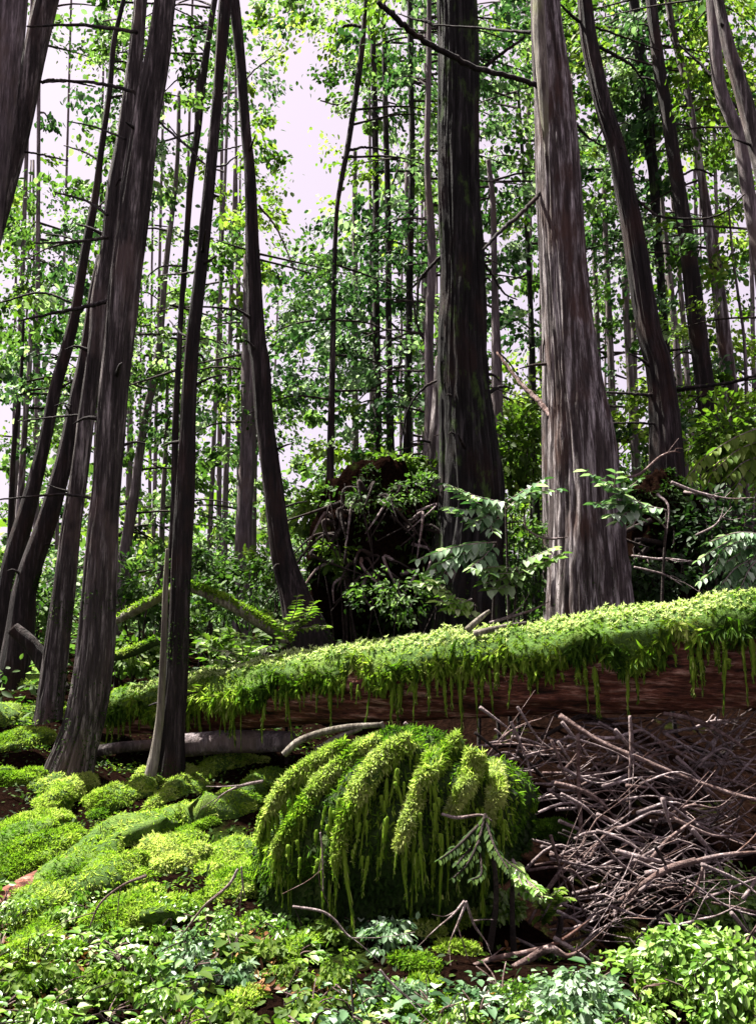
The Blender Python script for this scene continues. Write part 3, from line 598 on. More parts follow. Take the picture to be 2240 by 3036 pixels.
# other deadwood
def deadwood(name, label, cat, pts, Y=None, mat='twig', seg=14, group=None, n=40, ridge=.10, moss=0, fork=0):
    A = smoothpath(path_px(pts, Y), n); C, Rd = A[:, :3], np.maximum(A[:, 3], .0025); Rd = Rd*(np.linspace(1.1, .45, n) if seg <= 8 else 1); b = C[0]-np.array([0, 0, Rd[0]]); t = thing(name, label, cat, b, group)
    V, Q, T = tube(C, Rd, seg, ridge=ridge, rf=5, lump=.15); g = Geo(); g.add(V, Q, T); g.build('wood', M[mat], t, b)
    for q in range(fork):
        i_ = int(R.integers(n//5, n-2)); d_ = norm((C[-1]-C[0])[None])[0]+R.normal(size=3)*np.array([.5, .3, .6]); L_ = R.uniform(.06, .22)
        P_s = smoothpath(np.array([C[i_], C[i_]+d_*L_*.5+R.normal(size=3)*.012, C[i_]+d_*L_]), 6); V, Q, T = tube(P_s, np.linspace(Rd[i_]*.6, .0015, 6), 5); g = Geo(); g.add(V, Q, T); g.build('side_twig', M[mat], t, b)
    if moss:
        P, N = surf(C, Rd, seg); k = N[:, 2] > .05; g = Geo(); fuzz(g, P[k], N[k], .03, moss, .4, (.2, 1.0)); g.build('moss_frond', M['frond'], t, b, kind='stuff')
    return t
deadwood('leaning_deadwood', 'pale mossy prop sloping down from the dark thin conifer to the log', 'branch', [(412,1282,22),(460,1300,24),(520,1330,26),(580,1365,30),(635,1400,34)], [7.2,7.25,7.3,7.35,7.4], 'bark_pale', moss=2600)
deadwood('leaning_deadwood', 'grey green prop slanting between the fused trunks and the dark thin conifer', 'branch', [(246,1362,15),(300,1332,22),(345,1308,20),(375,1292,18)], [7.4,7.35,7.3,7.2], 'bark_pale', moss=700)
deadwood('weathered_log', 'grey weathered trunk lying in the gap under the log end', 'log', [(400,1630,46),(480,1622,48),(560,1622,46),(640,1620,40)], [6.75,6.72,6.7,6.6], 'bark_far', seg=26, n=60)
deadwood('fallen_pole', 'thin dark fallen pole lying between the two near trunk feet', 'log', [(185,1648,24),(250,1636,24),(340,1628,22)], [7.0,7.0,7.0], 'bark_grey', seg=18)
deadwood('rotting_log', 'red brown rotting trunk sloping out of the frame on the mossy slope', 'log', [(215,1862,34),(150,1895,44),(70,1940,52),(-60,2010,60)], None, 'log_wood', seg=28, n=60)
deadwood('fallen_branch', 'mossy green slanting branch low behind the dark thin conifer', 'branch', [(240,1440,16),(290,1425,22),(345,1400,18)], 8.0, 'moss_dark', moss=600)
deadwood('fallen_branch', 'dark bough lying on the bank between leaning feet', 'branch', [(30,1375,30),(70,1410,34),(110,1470,36),(140,1510,30)], 8.6, 'bark_dark')

# ------------------------------------------------------------------ mossy hummocks, roots and boughs on the slope
B = [  # label, points, (tone lo, hi; raised where pale highlights are painted in), strands
 ('long bright mossy bough running down the slope from the central mound', [(560,1745,60),(470,1768,62),(380,1788,66),(290,1815,72),(215,1850,70),(150,1900,66),(95,1950,60),(45,2010,50)], (.25,1.15)),
 ('mossy ridge just below the long mossy bough, paler and whiter', [(330,1880,58),(260,1905,74),(180,1945,76),(110,1990,70),(70,2040,50)], (.3,1.2)),
 ('yellow tipped moss cushion in front of the dark thin conifer foot', [(290,1712,30),(340,1694,38),(400,1688,38),(430,1692,24)], (.45,1.3)),
 ('moss covered root below the grey weathered trunk', [(590,1664,26),(530,1662,34),(470,1675,38),(420,1700,34),(370,1732,30),(320,1768,28)], (.35,1.15)),
 ('moss hummock at the flared foot of the thickest conifer', [(210,1705,36),(165,1715,46),(115,1745,44),(85,1770,30)], (.3,1.1)),
 ('rounded pale moss clump under the yellow tipped cushion', [(330,1730,40),(270,1745,58),(215,1760,52),(195,1770,30)], (.3,1.1)),
 ('moss bank lowest beside the frame edge', [(150,1785,30),(80,1795,42),(20,1815,40),(-40,1830,40)], (.35,1.1)),
 ('broad moss tongue below the lowest moss bank', [(170,1812,36),(110,1845,52),(50,1885,50),(-20,1925,50)], (.25,1.0)),
 ('flat moss shelf beneath the thickest conifer foot', [(100,1690,30),(50,1705,34),(-10,1712,34)], (.2,.95)),
 ('fresh green moss cushion piled behind the moss shelf', [(150,1540,36),(100,1560,60),(40,1570,66),(-30,1575,60)], (.35,1.0)),
 ('second fresh green cushion under the piled one', [(120,1605,34),(70,1620,56),(10,1625,56),(-40,1630,50)], (.2,.95)),
 ('lime mossy mound at the frame edge below the leaning feet', [(95,1500,30),(50,1470,70),(10,1450,90),(-50,1440,90)], (.4,1.2)),
 ('mossy spray of yellow green between the two near trunk feet', [(225,1545,40),(260,1540,56),(310,1525,60),(345,1530,44)], (.4,1.2)),
 ('drooping mossy lobe beside the central mound', [(590,1840,40),(540,1860,56),(480,1890,60),(450,1910,36)], (.25,1.1)),
 ('moss ball toned white like a sunlit highlight in the middle of the slope', [(340,1850,50),(370,1870,84),(400,1895,60)], (.5,1.4)),
 ('moss lobe flowing from the big domed stump down to the leaves', [(640,1800,50),(600,1860,70),(550,1915,64),(500,1960,44)], (.2,1.2)),
 ('broad moss apron at the shaded side of the stump base', [(700,1900,40),(660,1935,56),(610,1975,50)], (.1,1.0)),
 ('moss heap beneath the white toned moss ball', [(420,1990,50),(350,1995,84),(270,2010,90),(215,2040,60)], (.1,1.0)),
 ('dim moss ridge crossing above the foreground leaves', [(650,1960,40),(590,1945,60),(520,1930,50),(470,1940,30)], (.0,.8)),
 ('small moss hump nearest the rusty earth', [(140,2010,40),(100,2050,64),(60,2090,60),(20,2130,40)], (.2,1.0)),
 ('mossy bump between pale twig and central mound', [(480,1745,20),(520,1735,36),(570,1728,34)], (.3,1.1)),
 ('low moss swell at the lip of the dark hollow', [(1120,1800,30),(1190,1810,44),(1240,1812,30)], (.0,.6)),
]
for lab, pts, r in B: mossy('moss_hummock', lab, 'moss cushion', [(x, y+w_*.18, w_*1.45) for x, y, w_ in pts], None, r=r, n=10000, fs=.023, wide=.22, squash=.8, lump=.85, lf=5)
n_ = 0
while n_ < 60:
    px = R.uniform(-40, 1000) if R.random() < .8 else R.uniform(1350, 1700); py = R.uniform(1700, 2230)
    if (px > 560 and py < 1990) or (px > 1300 and py < 2050): continue
    n_ += 1; L = R.uniform(40, 150); wd = R.uniform(30, 80); s_ = R.uniform(.25, .75) if px < 800 else R.uniform(-.5, .3)
    mossy('moss_cushion', 'small uneven moss cushion on the %s' % ('dark slope' if py < 1980 else 'foreground earth'), 'moss cushion', [(px+L/2, py-L/2*s_, wd*.8), (px+L*.1, py-L*.1*s_, wd*1.1), (px-L/2, py+L/2*s_, wd*.8)], None, 'small moss cushions strewn over the ground',
          r=(R.uniform(-.1, .35), R.uniform(.7, 1.3)), n=2600, fs=.022, squash=.55, lump=.8, lf=6)

# central mound: moss draped stump with long pale roots hanging over its side
mY = 4.45; mc = at(850, 1790, mY); mb = np.array([mc[0], mY, float(gz(mc[0], mY))]); mound = thing('mossy_stump', 'big domed stump draped in moss with fingerlike pale roots spilling downhill', 'stump', mb)
th = np.linspace(0, math.pi, 60); ph = np.linspace(0, 2*math.pi, 110, endpoint=False); D = np.stack([np.sin(th)[:, None]*np.cos(ph), np.sin(th)[:, None]*np.sin(ph), np.cos(th)[:, None]+0*ph], -1)
rr = .66+.56*fbm(D*1.9+5, 1, 3)+.24*fbm(D*5+5, 1, 2); V = mc+D*rr[..., None]*np.array([.60, .45, .40]); V[..., 2] += .0-np.clip(-(V[..., 0]-mc[0]-.0), 0, 1)*.38; V = V.reshape(-1, 3)
i = np.arange(59)[:, None]*110; j = np.arange(110); k = (j+1) % 110; Q = np.stack([i+j, i+110+j, i+110+k, i+k], -1).reshape(-1, 4)
g = Geo(); g.add(V, Q); g.build('moss_cushion', M['moss_dark'], mound, mb)
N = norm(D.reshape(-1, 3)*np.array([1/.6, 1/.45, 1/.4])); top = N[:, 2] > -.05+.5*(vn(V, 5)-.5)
g = Geo(); fuzz(g, V[top], N[top], .034, 22000, 1.8, (-.2, .9), wide=.18); g.build('moss_frond', M['frond'], mound, mb, kind='stuff')  # fronds between the roots toned down, groove shade put into the colour
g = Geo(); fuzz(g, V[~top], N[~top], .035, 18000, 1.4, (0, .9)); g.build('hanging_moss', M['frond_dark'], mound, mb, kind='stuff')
def inside(p):
    q = p-mc; q = q+np.stack([0*q[:, 0], 0*q[:, 0], np.clip(-q[:, 0], 0, 1)*.38], -1); q = q/np.array([.60, .45, .40]); n = np.linalg.norm(q, axis=1); d = q/np.maximum(n, 1e-6)[:, None]
    return n < .66+.56*fbm(d*1.9+5, 1, 3)+.24*fbm(d*5+5, 1, 2)
def onmound(pts):
    ys_ = np.linspace(3.4, 4.9, 300); out = []
    for p in pts:
        k_ = np.nonzero(inside(at(np.full(300, p[0]), np.full(300, p[1]), ys_)))[0]; out.append(float(ys_[k_[0]]) if len(k_) else None)
    last = next((o for o in out if o), 4.2)
    for i_, o in enumerate(out):
        if o is None: out[i_] = last
        last = out[i_]
    return [o-.035 for o in out]
for pts in ([(1040,1640,30),(1030,1680,40),(1015,1730,36),(985,1780,26)], [(1080,1680,26),(1085,1730,30),(1070,1790,20)], [(760,1628,30),(700,1665,36),(650,1700,38),(610,1740,42),(585,1790,40),(570,1840,26)], [(830,1622,34),(770,1660,42),(715,1700,40),(670,1750,38),(640,1800,34),(612,1845,22)],
            [(900,1622,38),(840,1665,48),(795,1715,48),(765,1770,44),(745,1830,38),(738,1880,20)], [(1010,1625,40),(965,1650,48),(935,1690,46),(910,1745,42),(890,1800,34),(872,1850,20)],
            [(680,1760,26),(650,1790,30),(625,1830,26),(605,1860,14)]):
    A = smoothpath(path_px(pts, onmound(pts)), 30); C, Rd = A[:, :3], A[:, 3]*.72*np.linspace(1.25, .5, 30); V, Q, T = tube(C, Rd, 18, lump=.8, lf=9); g = Geo(); g.add(V, Q, T); rt = g.build('root', M['moss'], mound, mb)
    for q in range(30):
        i_ = int(R.integers(2, 30)); p = C[i_]+np.array([R.normal()*Rd[i_]*.9, -Rd[i_]*.5, -Rd[i_]*.2]); o = link('moss_strand', strand[q % 10], None, rt); wd = R.uniform(.03, .08)
        o.location = tuple(p-mb); o.scale = (wd, wd, .05+R.exponential(.07)); o.rotation_euler = (0, R.normal()*.12, R.uniform(0, 6))
    P, N = surf(C, Rd, 18, None, .7, 6); k = N[:, 2] > -.2; g = Geo(); fuzz(g, P[k], N[k], .032, 9000, 2.2, (.2, 1.5), wide=.16); g.build('moss_frond', M['frond'], rt, mb, kind='stuff')
    k = (N[:, 2] > .45) & (vn(P, 9) > .35); g = Geo(); fuzz(g, P[k]+np.array([0, -.004, .006]), N[k], .03, 2600, 1.6, (0, .9), wide=.17); g.build('moss_highlight', M['frond_highlight'], rt, mb, kind='stuff')  # pale fronds paint the lit tops of the root ridges
for k in range(200):
    px = R.uniform(580, 1100); py = R.uniform(1640, 1880)
    p = at(px, py, onmound([(px, py)])[0]-.02)
    if not inside((p+np.array([0, .06, 0]))[None])[0]: continue
    o = link('moss_strand', strand[k % 10], None, mound); wd = R.uniform(.10, .18); o.location = tuple(p-mb); o.scale = (wd*.45, wd*.45, .06+R.exponential(.08)); o.rotation_euler = (0, R.normal()*.12, R.uniform(0, 6))
for pts in ([(620,1650,14),(650,1622,16),(700,1602,15),(760,1590,13),(830,1585,10)], [(690,1640,10),(740,1612,14),(790,1592,10)], [(965,1780,6),(1000,1788,7),(1050,1782,5),(1075,1795,3)]):
    a = smoothpath(path_px(pts, 4.5 if pts[0][0] < 900 else 3.95), 18); V, Q, T = tube(a[:, :3], a[:, 3], 8, lump=.3); g = Geo(); g.add(V, Q, T); g.build('bare_root', M['bark_pale' if pts[0][0] < 900 else 'twig'], mound, mb)

# ------------------------------------------------------------------ sticks: the traced ones
def hY(px, py, d=.0): return hit(px, py)-d
ST = [
 ('longest pinkish stick slanting under the log to the frame edge', [(1222,1565,11),(1310,1620,12),(1400,1660,12),(1500,1700,14),(1600,1735,15),(1680,1755,15)], [5.3,5.2,5.1,5.0,4.9,4.8],'twig_brown'),
 ('pale bent stick under the log ending by the pinkish longest one', [(1290,1610,6),(1340,1614,9),(1400,1598,10),(1440,1620,10),(1500,1655,10),(1580,1705,7)], 5.25,'twig'),
 ('thin arched grey stick nearest the underside of the log', [(1275,1580,6),(1330,1585,6),(1375,1582,8),(1420,1605,8),(1470,1640,6)], 5.5,'twig'),
 ('broad reddish branch curving at the frame edge under the log', [(1450,1560,10),(1520,1575,12),(1580,1605,14),(1640,1645,16)], 5.2,'twig_brown'),
 ('thick upright stake in the middle of the dark hollow', [(1376,1565,8),(1379,1620,10),(1375,1700,8),(1377,1760,10),(1370,1800,9)], 5.1,'twig'),
 ('pale crooked twig dropping from the log beside the stump', [(1116,1578,7),(1130,1610,8),(1150,1660,7),(1163,1705,6)], 5.1,'twig'),
 ('short pale twig sticking out above the mossy stump', [(884,1580,7),(905,1600,7),(938,1616,4)], 5.0,'twig'),
 ('bleached stub poking up above the mossy stump', [(832,1580,10),(845,1600,10),(875,1612,6)], 5.0,'bark_pale'),
 ('upright brown stick by the edge of the dark hollow', [(1263,1605,9),(1264,1700,10),(1268,1800,10),(1272,1850,9),(1278,1935,6)], 5.0,'twig_brown'),
 ('brown branch angling down into the centre of the hollow', [(1212,1712,9),(1260,1725,12),(1310,1750,11),(1350,1800,7)], 4.9,'twig_brown'),
 ('grey branch beside the brown one angling into the hollow', [(1225,1735,6),(1270,1760,10),(1300,1785,8),(1335,1808,5)], 4.8,'twig'),
 ('forked pale stick arching over the stick heap', [(1255,1835,6),(1280,1822,8),(1320,1820,8),(1360,1835,9),(1400,1865,6)], 4.7,'twig'),
 ('curved stick meeting the forked one on the heap', [(1290,1875,6),(1310,1840,9),(1340,1812,9),(1370,1805,6)], 4.72,'twig_brown'),
 ('long light stick crossing the heap toward the frame edge', [(1410,1910,10),(1480,1895,10),(1550,1875,11),(1620,1865,12),(1660,1862,10)], 4.5,'twig'),
 ('short thick bleached stick on top of the heap', [(1345,1860,10),(1395,1875,13),(1460,1885,11),(1500,1890,6)], 4.55,'twig'),
 ('sharp straight stick rising from the heap to the upper edge', [(1420,1880,8),(1460,1835,9),(1500,1805,9),(1520,1790,5)], 4.6,'twig_brown'),
 ('broad brown bough lying diagonally through the heap', [(1520,1880,12),(1460,1900,16),(1410,1930,18),(1360,1965,16),(1330,1985,8)], 4.4,'twig_brown'),
 ('wavy white twig high in the hollow', [(1395,1785,4),(1430,1775,6),(1465,1780,6),(1500,1765,5),(1550,1738,4)], 4.9,'twig'),
 ('small white twig at the frame edge above the light stick', [(1540,1825,4),(1580,1828,6),(1620,1840,5),(1640,1850,4)], 4.7,'twig'),
 ('thin stick curving down off the light stick', [(1538,1890,8),(1525,1930,8),(1505,1960,7),(1460,1990,4)], 4.4,'twig_brown'),
 ('slim pale root trailing over the leaves toward the edge', [(1440,2018,6),(1480,2022,7),(1530,2010,7),(1570,2000,5),(1630,1970,4)], 3.9,'twig'),
 ('large brown root snaking along the lower edge of the hollow', [(940,2138,8),(1010,2120,12),(1080,2095,12),(1150,2082,14),(1220,2060,14),(1290,2010,10)], 3.7,'twig_brown'),
 ('thick pinkish root forking toward the heap', [(1095,2130,12),(1150,2100,18),(1200,2075,20),(1240,2090,14),(1280,2070,8)], 3.65,'twig_brown'),
 ('stout grey stick lying below the heap', [(1210,2050,8),(1250,2075,12),(1300,2110,10),(1320,2125,5)], 3.7,'twig'),
 ('stub of pale root ahead of the snaking root', [(1065,2145,6),(1090,2155,10),(1150,2160,10),(1200,2150,5)], 3.5,'twig_brown'),
 ('bare white twig arching in the foreground moss', [(640,1982,5),(700,1992,7),(730,2010,7),(755,2040,7),(775,2055,4)], 3.45,'twig'),
 ('pale crooked twig in the gap of the foreground moss', [(520,1900,4),(500,1935,6),(450,1978,6),(420,2015,7),(395,2050,4)], 3.6,'twig'),
 ('grey twig leaning out of the white toned moss', [(320,1915,7),(270,1935,6),(220,1975,7),(195,2030,6)], 3.55,'twig_brown'),
 ('white stick half buried in moss below the grey trunk', [(575,1708,5),(530,1718,7),(490,1735,7),(468,1758,5)], 4.85,'twig'),
 ('short dangling white twig under the central mound', [(528,1895,4),(530,1925,6),(536,1965,4)], 3.7,'twig'),
 ('small straight white stick near the bottom edge', [(830,2120,5),(855,2150,7),(896,2188,5)], 3.2,'twig'),
 ('brown root sliver running along the rotting trunk', [(190,1880,8),(130,1925,10),(60,1970,10),(0,2000,8)], None,'twig_brown'),
 ('spindly twig at the middle of three below the stump', [(1018,1970,5),(1035,2020,6),(1055,2050,5),(1070,2070,3)], 3.75,'twig'),
 ('spindly twig at one side of the three below the stump', [(1015,1970,5),(990,2000,6),(960,2025,5),(932,2050,3)], 3.8,'twig'),
 ('spindly short twig hanging between its two neighbours', [(1018,1975,5),(1000,2020,5),(985,2055,4),(978,2090,3)], 3.72,'twig'),
 ('thin twig hanging down the shadowed side of the stump', [(700,1820,4),(705,1870,5),(706,1950,4)], 3.7,'twig'),
 ('bleached twig hooked across the foot of the striped conifer', [(1145,1130,5),(1150,1155,6),(1175,1172,7),(1205,1178,8),(1240,1175,5)], 6.6,'twig'),
 ('bare arching twig above the dark root clump', [(1365,1045,5),(1400,1035,7),(1440,1000,8),(1470,988,7),(1486,990,4)], 8.0,'twig_brown'),
 ('long bare white twig reaching to the frame edge', [(1466,1054,7),(1500,1068,9),(1530,1078,8),(1590,1090,7),(1645,1088,5)], 6.6,'twig'),
 ('kinked white twig crossing the dark root clump', [(1380,1215,5),(1430,1222,7),(1460,1222,7),(1520,1228,4)], 6.6,'twig'),
 ('second kinked twig lower on the dark root clump', [(1385,1240,5),(1420,1248,6),(1455,1258,6),(1490,1280,4)], 6.5,'twig'),
 ('thin crossing twig above the drooping evergreen spray', [(1520,1170,4),(1560,1150,6),(1575,1130,6),(1580,1110,4)], 6.6,'twig'),
 ('straight pale stick lying just behind the log', [(1070,1362,6),(1110,1350,8),(1160,1335,8),(1200,1315,5)], 6.4,'twig'),
]
for s in ST: deadwood('stick', s[0], 'stick', [(x, y, w_*R.uniform(.75, 1.1)) for x, y, w_ in s[1]], s[2], s[3], seg=8, n=10*len(s[1]), ridge=.15, fork=2)
for k in range(200):       # the rest of the tangle
    px = R.uniform(1110, 1680); py = R.uniform(1590, 2010) if k < 100 else (R.uniform(1800, 2060) if k < 145 else R.uniform(1570, 1760))
    if px < 1210 and py > 1700: px += 120
    ang = R.normal()*.42+R.choice([-.35, .35, 0]); L = R.uniform(80, 330); Y = np.interp(py, [1580, 2060], [5.6, 4.15])+R.uniform(-.2, .25); wv = R.normal(size=4)*L*.09
    pts = [(px+math.cos(ang)*L*u, py+math.sin(ang)*L*u+wv[m], R.uniform(3, 7.5)*(1-.4*u)) for m, u in enumerate((-.5, -.15, .2, .5))]
    deadwood('stick', 'thin dead stick in the tangled heap beneath the log', 'stick', pts, [Y-.05, Y, Y+.02, Y+.1*R.normal()], ['twig_brown', 'twig', 'twig', 'twig_dark', 'twig'][k % 5], seg=6, n=14, ridge=0, group='thin sticks tangled beneath the log', fork=1+k % 3)

# ------------------------------------------------------------------ leafy sprays and saplings
def leafmesh(nm, mat, r, wide=.5):
    V, Q = leaves(np.zeros((1, 3)), 1.0, np.array([[1., 0, 0]]), np.array([[0, 0, 1.]]), wide=wide, fold=.3, droop=.12)
    me = mesh(nm, V, [Q], np.full(6, r)); me.materials.append(M[mat]); return me
def spray(label, runs, Y, mat='leaf_blue', lsz=40, group=None, tones=(.6, 1.0), droop=.4, name='evergreen_sapling', woodm='twig'):
    """runs: twigs in photo points; leaflets in pairs along each"""
    a0 = path_px([(*runs[0][0], 6)], Y)[0, :3]; base = np.array([a0[0], Y, float(gz(a0[0], Y))]); t = thing(name, label, 'sapling', base, group)
    st = smoothpath(np.array([base-[0, 0, .05], (base+a0)/2+R.normal(size=3)*.04, a0]), 12); V, Q, T = tube(st, np.linspace(.016, .008, 12), 7, lump=.2); g = Geo(); g.add(V, Q, T); g.build('stem', M['twig_dark'], t, base)
    ms = [leafmesh('leaf', mat, tones[0]+(tones[1]-tones[0])*q/5) for q in range(6)]
    runs = runs+[[(x+R.normal()*10+14*m, y+26+R.normal()*7-6*m) for m, (x, y) in enumerate(r_)] for r_ in runs]
    for run in runs:
        n = len(run); A = smoothpath(path_px([(*p, 5) for p in run], list(Y-np.linspace(0, .25, n))), 30); C = A[:, :3]; L = np.linalg.norm(C[-1]-C[0])
        V, Q, T = tube(C, np.linspace(.007, .003, 30), 6); g = Geo(); g.add(V, Q, T); tw = g.build('twig', M[woodm], t, base)
        m = max(4, int(L/(lsz*.42*pxm(Y)))); Tn = norm(np.gradient(C, axis=0))
        for q in range(m):
            u = (q+1)/m; i = min(29, int(u*29)); side = norm(np.cross(Tn[i], [0, -.35, 1.])[None])[0]
            for s_ in (-1, 1):
                d = Vector(norm((Tn[i]*.75+side*s_*.8+np.array([0, 0, -droop*R.uniform(.3, 1)])+R.normal(size=3)*.12)[None])[0])
                o = link('leaf', ms[int(R.integers(0, 6))], None, tw); sz = lsz*pxm(Y)*(1.15-.5*u)*R.uniform(.8, 1.2)
                o.location = tuple(C[i]-base); o.rotation_euler = d.to_track_quat('X', 'Z').to_euler(); o.scale = (sz, sz, sz)
    return t
spray('pale evergreen spray reaching over the foot of the massive black conifer', [[(1105,1100),(1040,1085),(975,1058)], [(1090,1100),(1030,1115),(985,1110)], [(1100,1105),(1060,1130),(1030,1150)], [(1110,1095),(1150,1070),(1185,1050)]], 6.7, tones=(.45, 1))
spray('white tipped spray beneath the pale evergreen one', [[(1085,1185),(1000,1195),(915,1222)], [(1070,1190),(1000,1215),(945,1245)], [(1080,1190),(1060,1215),(1030,1240)]], 6.5, tones=(.5, 1))
spray('low bright spray with pale oval leaves closest to the log', [[(1040,1325),(980,1300),(925,1275)], [(1030,1310),(1000,1320),(960,1315)]], 6.4, mat='leaf_ground', tones=(.5, 1))
spray('small sunlit sprig between the evergreen sprays and the striped conifer', [[(1130,1245),(1085,1240),(1045,1245)], [(1130,1240),(1100,1265),(1060,1275)], [(1140,1230),(1170,1215),(1205,1200)]], 6.5, mat='leaf_mid', tones=(.5, 1))
spray('pale spray fanning across the face of the striped reddish conifer', [[(1456,1116),(1390,1098),(1330,1060),(1282,1030)], [(1400,1100),(1350,1105),(1300,1100)], [(1380,1095),(1345,1070),(1345,1035)], [(1400,1110),(1370,1120),(1350,1140)]], 6.5, tones=(.45, 1))
spray('drooping bright evergreen fan at the frame edge over the log', [[(1670,1165),(1600,1180),(1525,1225)], [(1665,1180),(1600,1220),(1530,1270)], [(1670,1200),(1620,1245),(1560,1290)], [(1670,1170),(1610,1165),(1550,1185)], [(1670,1210),(1640,1240),(1620,1280)]], 5.8, mat='leaf_blue', lsz=30, tones=(.45, .95), droop=.8)
spray('mossy yellow green bough drooping near the frame edge', [[(1670,930),(1600,960),(1540,1000),(1505,1040)], [(1670,960),(1610,985),(1560,1030)], [(1670,990),(1630,1030),(1600,1080)]], 7.4, mat='leaf_light', lsz=36, tones=(.4, .9), droop=.9)
spray('small leafy sprout by the pale mossy prop', [[(630,1365),(645,1335),(650,1305)], [(630,1370),(600,1355),(585,1335)], [(630,1370),(665,1355),(690,1340)]], 6.9, mat='leaf_light', lsz=24, tones=(.3, .9), name='leafy_sapling')
spray('pale leaved sapling low in the shade beside the log end', [[(520,1450),(480,1425),(445,1405)], [(530,1440),(530,1410),(525,1385)], [(530,1440),(570,1420),(610,1410)], [(520,1450),(480,1445),(450,1440)]], 6.95, mat='leaf_ground', lsz=30, tones=(.4, 1), name='leafy_sapling')
spray('lime sprig hanging at the dim flank of the stump', [[(1120,1880),(1150,1925),(1170,1950)], [(1120,1880),(1130,1910),(1140,1935)]], 4.0, mat='leaf_ground', lsz=26, tones=(.4, .9), name='leafy_sapling')
spray('yellow green sprig at the mouth of the dark hollow', [[(1190,1990),(1205,1965),(1225,1945)], [(1190,1990),(1175,1970),(1185,1945)]], 4.2, mat='leaf_light', lsz=24, tones=(.4, .9), name='leafy_sapling')
spray('ferny green frond drooping off the flank of the stump', [[(1060,1780),(1045,1840),(1020,1890),(990,1920)], [(1060,1790),(1080,1850),(1110,1900)], [(1050,1800),(1000,1850),(960,1880)]], 3.95, mat='frond_dark', lsz=20, tones=(.2, .8), droop=.9, woodm='twig_dark', name='fern')

# ------------------------------------------------------------------ foreground leaves
def plant(label, px, py, Y, n, rad, lsz, mat, tones, group=None, h=.08):
    z = float(gz((px-826)/F*Y, Y)); base = np.array([(px-826)/F*Y, Y, z]); t = thing('leafy_plant', label, 'plant', base, group)
    ms = LM[mat]
    for q in range(n):
        a = R.uniform(0, 6.283); r = rad*math.sqrt(R.random()); p = np.array([math.cos(a)*r, math.sin(a)*r, h*(1.1-r/rad*.6)*R.uniform(.5, 1.1)])
        p[2] += float(gz(base[0]+p[0], base[1]+p[1]))-z
        d = Vector((math.cos(a)+R.normal()*.5, math.sin(a)+R.normal()*.5, R.uniform(-.35, .25)))
        o = link('leaf', ms[int((tones[0]+(tones[1]-tones[0])*R.random()**1.3)*7.99)], None, t); s = lsz*R.uniform(.6, 1.25)
        o.location = tuple(p); o.rotation_euler = d.to_track_quat('X', 'Z').to_euler(); o.scale = (s, s, s)
    g = Geo()
    for q in range(5):
        a = R.uniform(0, 6.283); P = smoothpath(np.array([[0, 0, -.03], [math.cos(a)*rad*.3, math.sin(a)*rad*.3, h*.5], [math.cos(a)*rad*.8, math.sin(a)*rad*.8, h*.8]]), 7); V, Q, T = tube(P, np.linspace(.004, .002, 7), 5); g.add(V, Q, T)
    g.build('stem', M['twig_brown'], t)
LM = {m_: [leafmesh('leaf', m_, q/7, wide=.72) for q in range(8)] for m_ in ('leaf_ground', 'leaf_light', 'leaf_blue')}
cells = []
for k in range(3000):
    px = R.uniform(-60, 1712); py = R.uniform(1960, 2420)
    okk = (py > 2010 and px < 900) or (py > 2150) or (px > 1480 and py > 1890+max(0, 1600-px)*1.5) or (600 < px < 1000 and py > 1990)
    if 900 < px < 1330 and py < 2175: okk = False
    if not okk: continue
    if vn(np.array([px*.008, py*.010, 3.])) < .36: continue
    if all((px-a)**2+((py-b)*1.2)**2 > 66**2 for a, b, _ in cells): cells.append((px, py, 0))
    if len(cells) > 60: break
for px, py, _ in cells:
    Y = hit(px, py); mt = 'leaf_ground' if R.random() < .62 else ('leaf_blue' if (500 < px < 1300 and R.random() < .6) else 'leaf_light')
    where = 'under the mossy stump' if 500 < px < 1000 and py < 2120 else ('beneath the dark hollow' if px >= 1000 else ('at the very bottom by the rusty earth' if py > 2180 else 'on the moss slope'))
    col_ = {'leaf_ground': 'fresh green', 'leaf_blue': 'whitish green', 'leaf_light': 'yellow green'}[mt]
    plant('low clump of %s oval leaves %s' % (col_, where), px, py, Y, int(R.integers(24, 42)), R.uniform(.07, .15), R.uniform(.028, .066), mt, (.2, 1.0), 'low leafy clumps in the foreground', h=R.uniform(.05, .12))
FG = []
for k in range(4000):
    px = R.uniform(-40, 1700); py = R.uniform(1985, 2330)
    ok = (px < 880 and py > 2000) or py > 2160 or (px > 1400 and py > 1930+(1652-px)*.6) or (600 < px < 1000)
    if 880 < px < 1300 and py < 2190: ok = False
    if ok and all((px-x)**2+((py-y)*1.3)**2 > 84**2 for x, y in FG): FG.append((px, py))
    if len(FG) >= 58: break
for px, py in FG:
    Y = hit(px, py); w_ = R.uniform(90, 160); h_ = R.uniform(50, 95); mt = R.choice(['leaf_ground', 'leaf_light', 'leaf_blue'], p=[.68, .24, .08] if px < 500 or px > 1350 else [.35, .25, .4])
    place = 'among moss cushions' if px < 500 else ('before the mossy stump' if px < 950 else ('by the brown root tangle' if px < 1350 else 'under the heap of sticks'))
    shrub('knee low clump of %s leaflets %s' % ({'leaf_ground': 'vivid green', 'leaf_light': 'yellowish', 'leaf_blue': 'pale silvery'}[mt], place), px, py-h_*.35, w_, h_, Y, mt, 620, R.uniform(.018, .034), (.4, 1.2) if mt == 'leaf_blue' else (.15, 1.15), name='ground_plant', cat='plant', group='small leafy plants covering the foreground', stems=4)
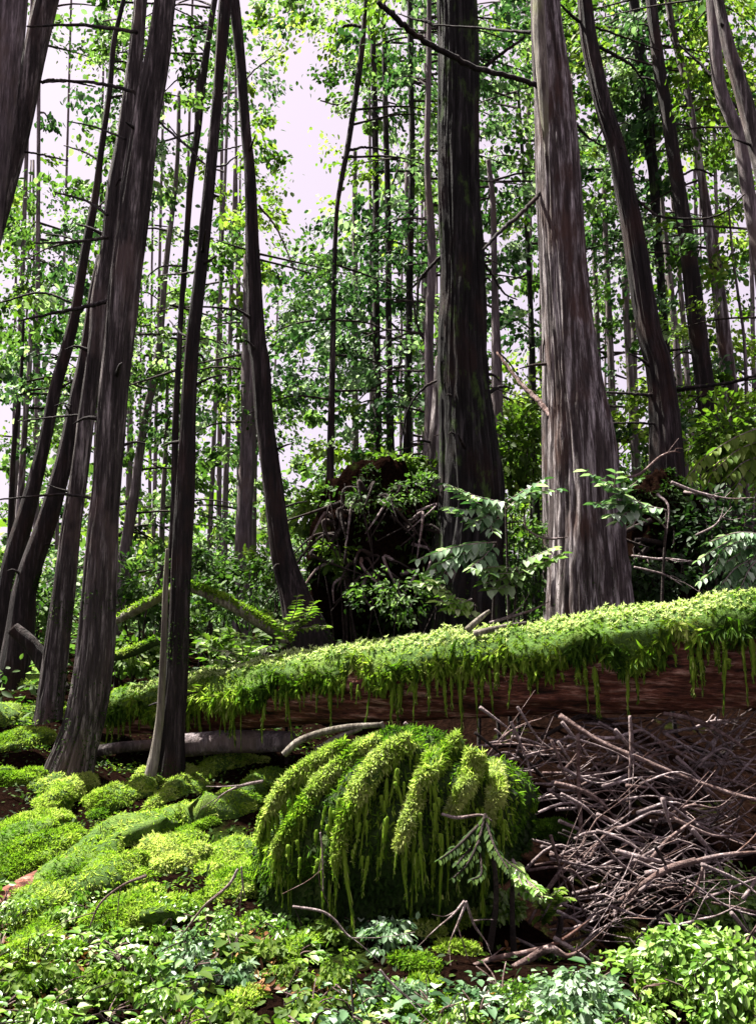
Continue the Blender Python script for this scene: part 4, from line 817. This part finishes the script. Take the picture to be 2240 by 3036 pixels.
for lab, px, py, w_, h_, mt in (('leafy green clump right under the hanging moss of the stump', 760, 1935, 150, 80, 'leaf_mid'), ('second leafy clump under the stump toward the dark hollow', 930, 1950, 160, 90, 'leaf_mid'), ('small bright clump where the stump meets the brown root', 1080, 1985, 100, 70, 'leaf_ground'), ('lush bright green bush crowding the bottom corner beneath the heap', 1600, 1985, 170, 150, 'leaf_ground'), ('second lush green bush, lower and wider, before the heap', 1480, 2090, 220, 120, 'leaf_ground'),
                       ('whitish flowering looking bush by the snaking brown root', 1260, 2190, 190, 110, 'leaf_blue'), ('lush dark green bush at the very bottom corner', 1610, 2140, 190, 160, 'leaf_ground')):
    shrub(lab, px, py, w_, h_, hit(px, py+h_*.45), mt, 1700, .032, (.45, 1.3) if mt == 'leaf_blue' else (.2, 1.15), name='ground_plant', cat='plant', stems=6)
# fine ground cover over the near slope
def cover(name, label, n, mat, x0, x1, y0, y1, sz, thr, h, tone=(0, 1), pxmask=None):
    g = Geo(); x = R.uniform(x0, x1, n*3); y = R.uniform(y0, y1, n*3); q = np.stack([x, y, 0*x], -1); k = fbm(q, 2.4, 3) > thr
    if pxmask is not None: k &= pxmask(x, y)
    x, y = x[k][:n], y[k][:n]; z = gz(x, y)+R.random(len(x))*h; m = len(x)
    V, Q = leaves(np.stack([x, y, z], -1), sz*(.5+R.random(m)), R.normal(size=(m, 3))*np.array([1, 1, .45])+np.array([0, 0, .15]), np.array([0, 0, 1.])+R.normal(size=(m, 3))*.45, wide=.5)
    g.add(V, Q, r=np.repeat(np.clip(tone[0]+(tone[1]-tone[0])*R.random(m)**1.4, 0, 1), 6)); o = g.build(name, M[mat], kind='stuff'); o['label'] = label; o['category'] = 'ground cover'
pit = lambda x, y: ~((x > .35) & (y > 3.9) & (y < 7.2))
cover('ground_cover', 'bright green mossy ground cover over the near slope', 16000, 'frond', -4, 3.2, 2.2, 8.5, .024, .54, .03, (-.1, .8), pit)
cover('rusty_leaf_litter', 'rusty orange fallen leaves on the near forest floor', 5000, 'leaf_rust', -2.2, .6, 2.2, 4.2, .035, .5, .02, (.0, 1), None)
cover('leaf_litter', 'dull brownish green litter and sprouts on shaded soil', 14000, 'frond_dark', -5, 4, 2.2, 9, .03, .3, .03, (.0, .9), pit)
cover('undergrowth', 'soft green undergrowth farther back among the trunks', 26000, 'leaf_mid', -12, 12, 8, 24, .11, .40, .32, (.1, 1), lambda x, y: (abs(x) < y*.6))

print('objects', len(bpy.data.objects), 'tris', sum(len(m.polygons)*2 for m in bpy.data.meshes))
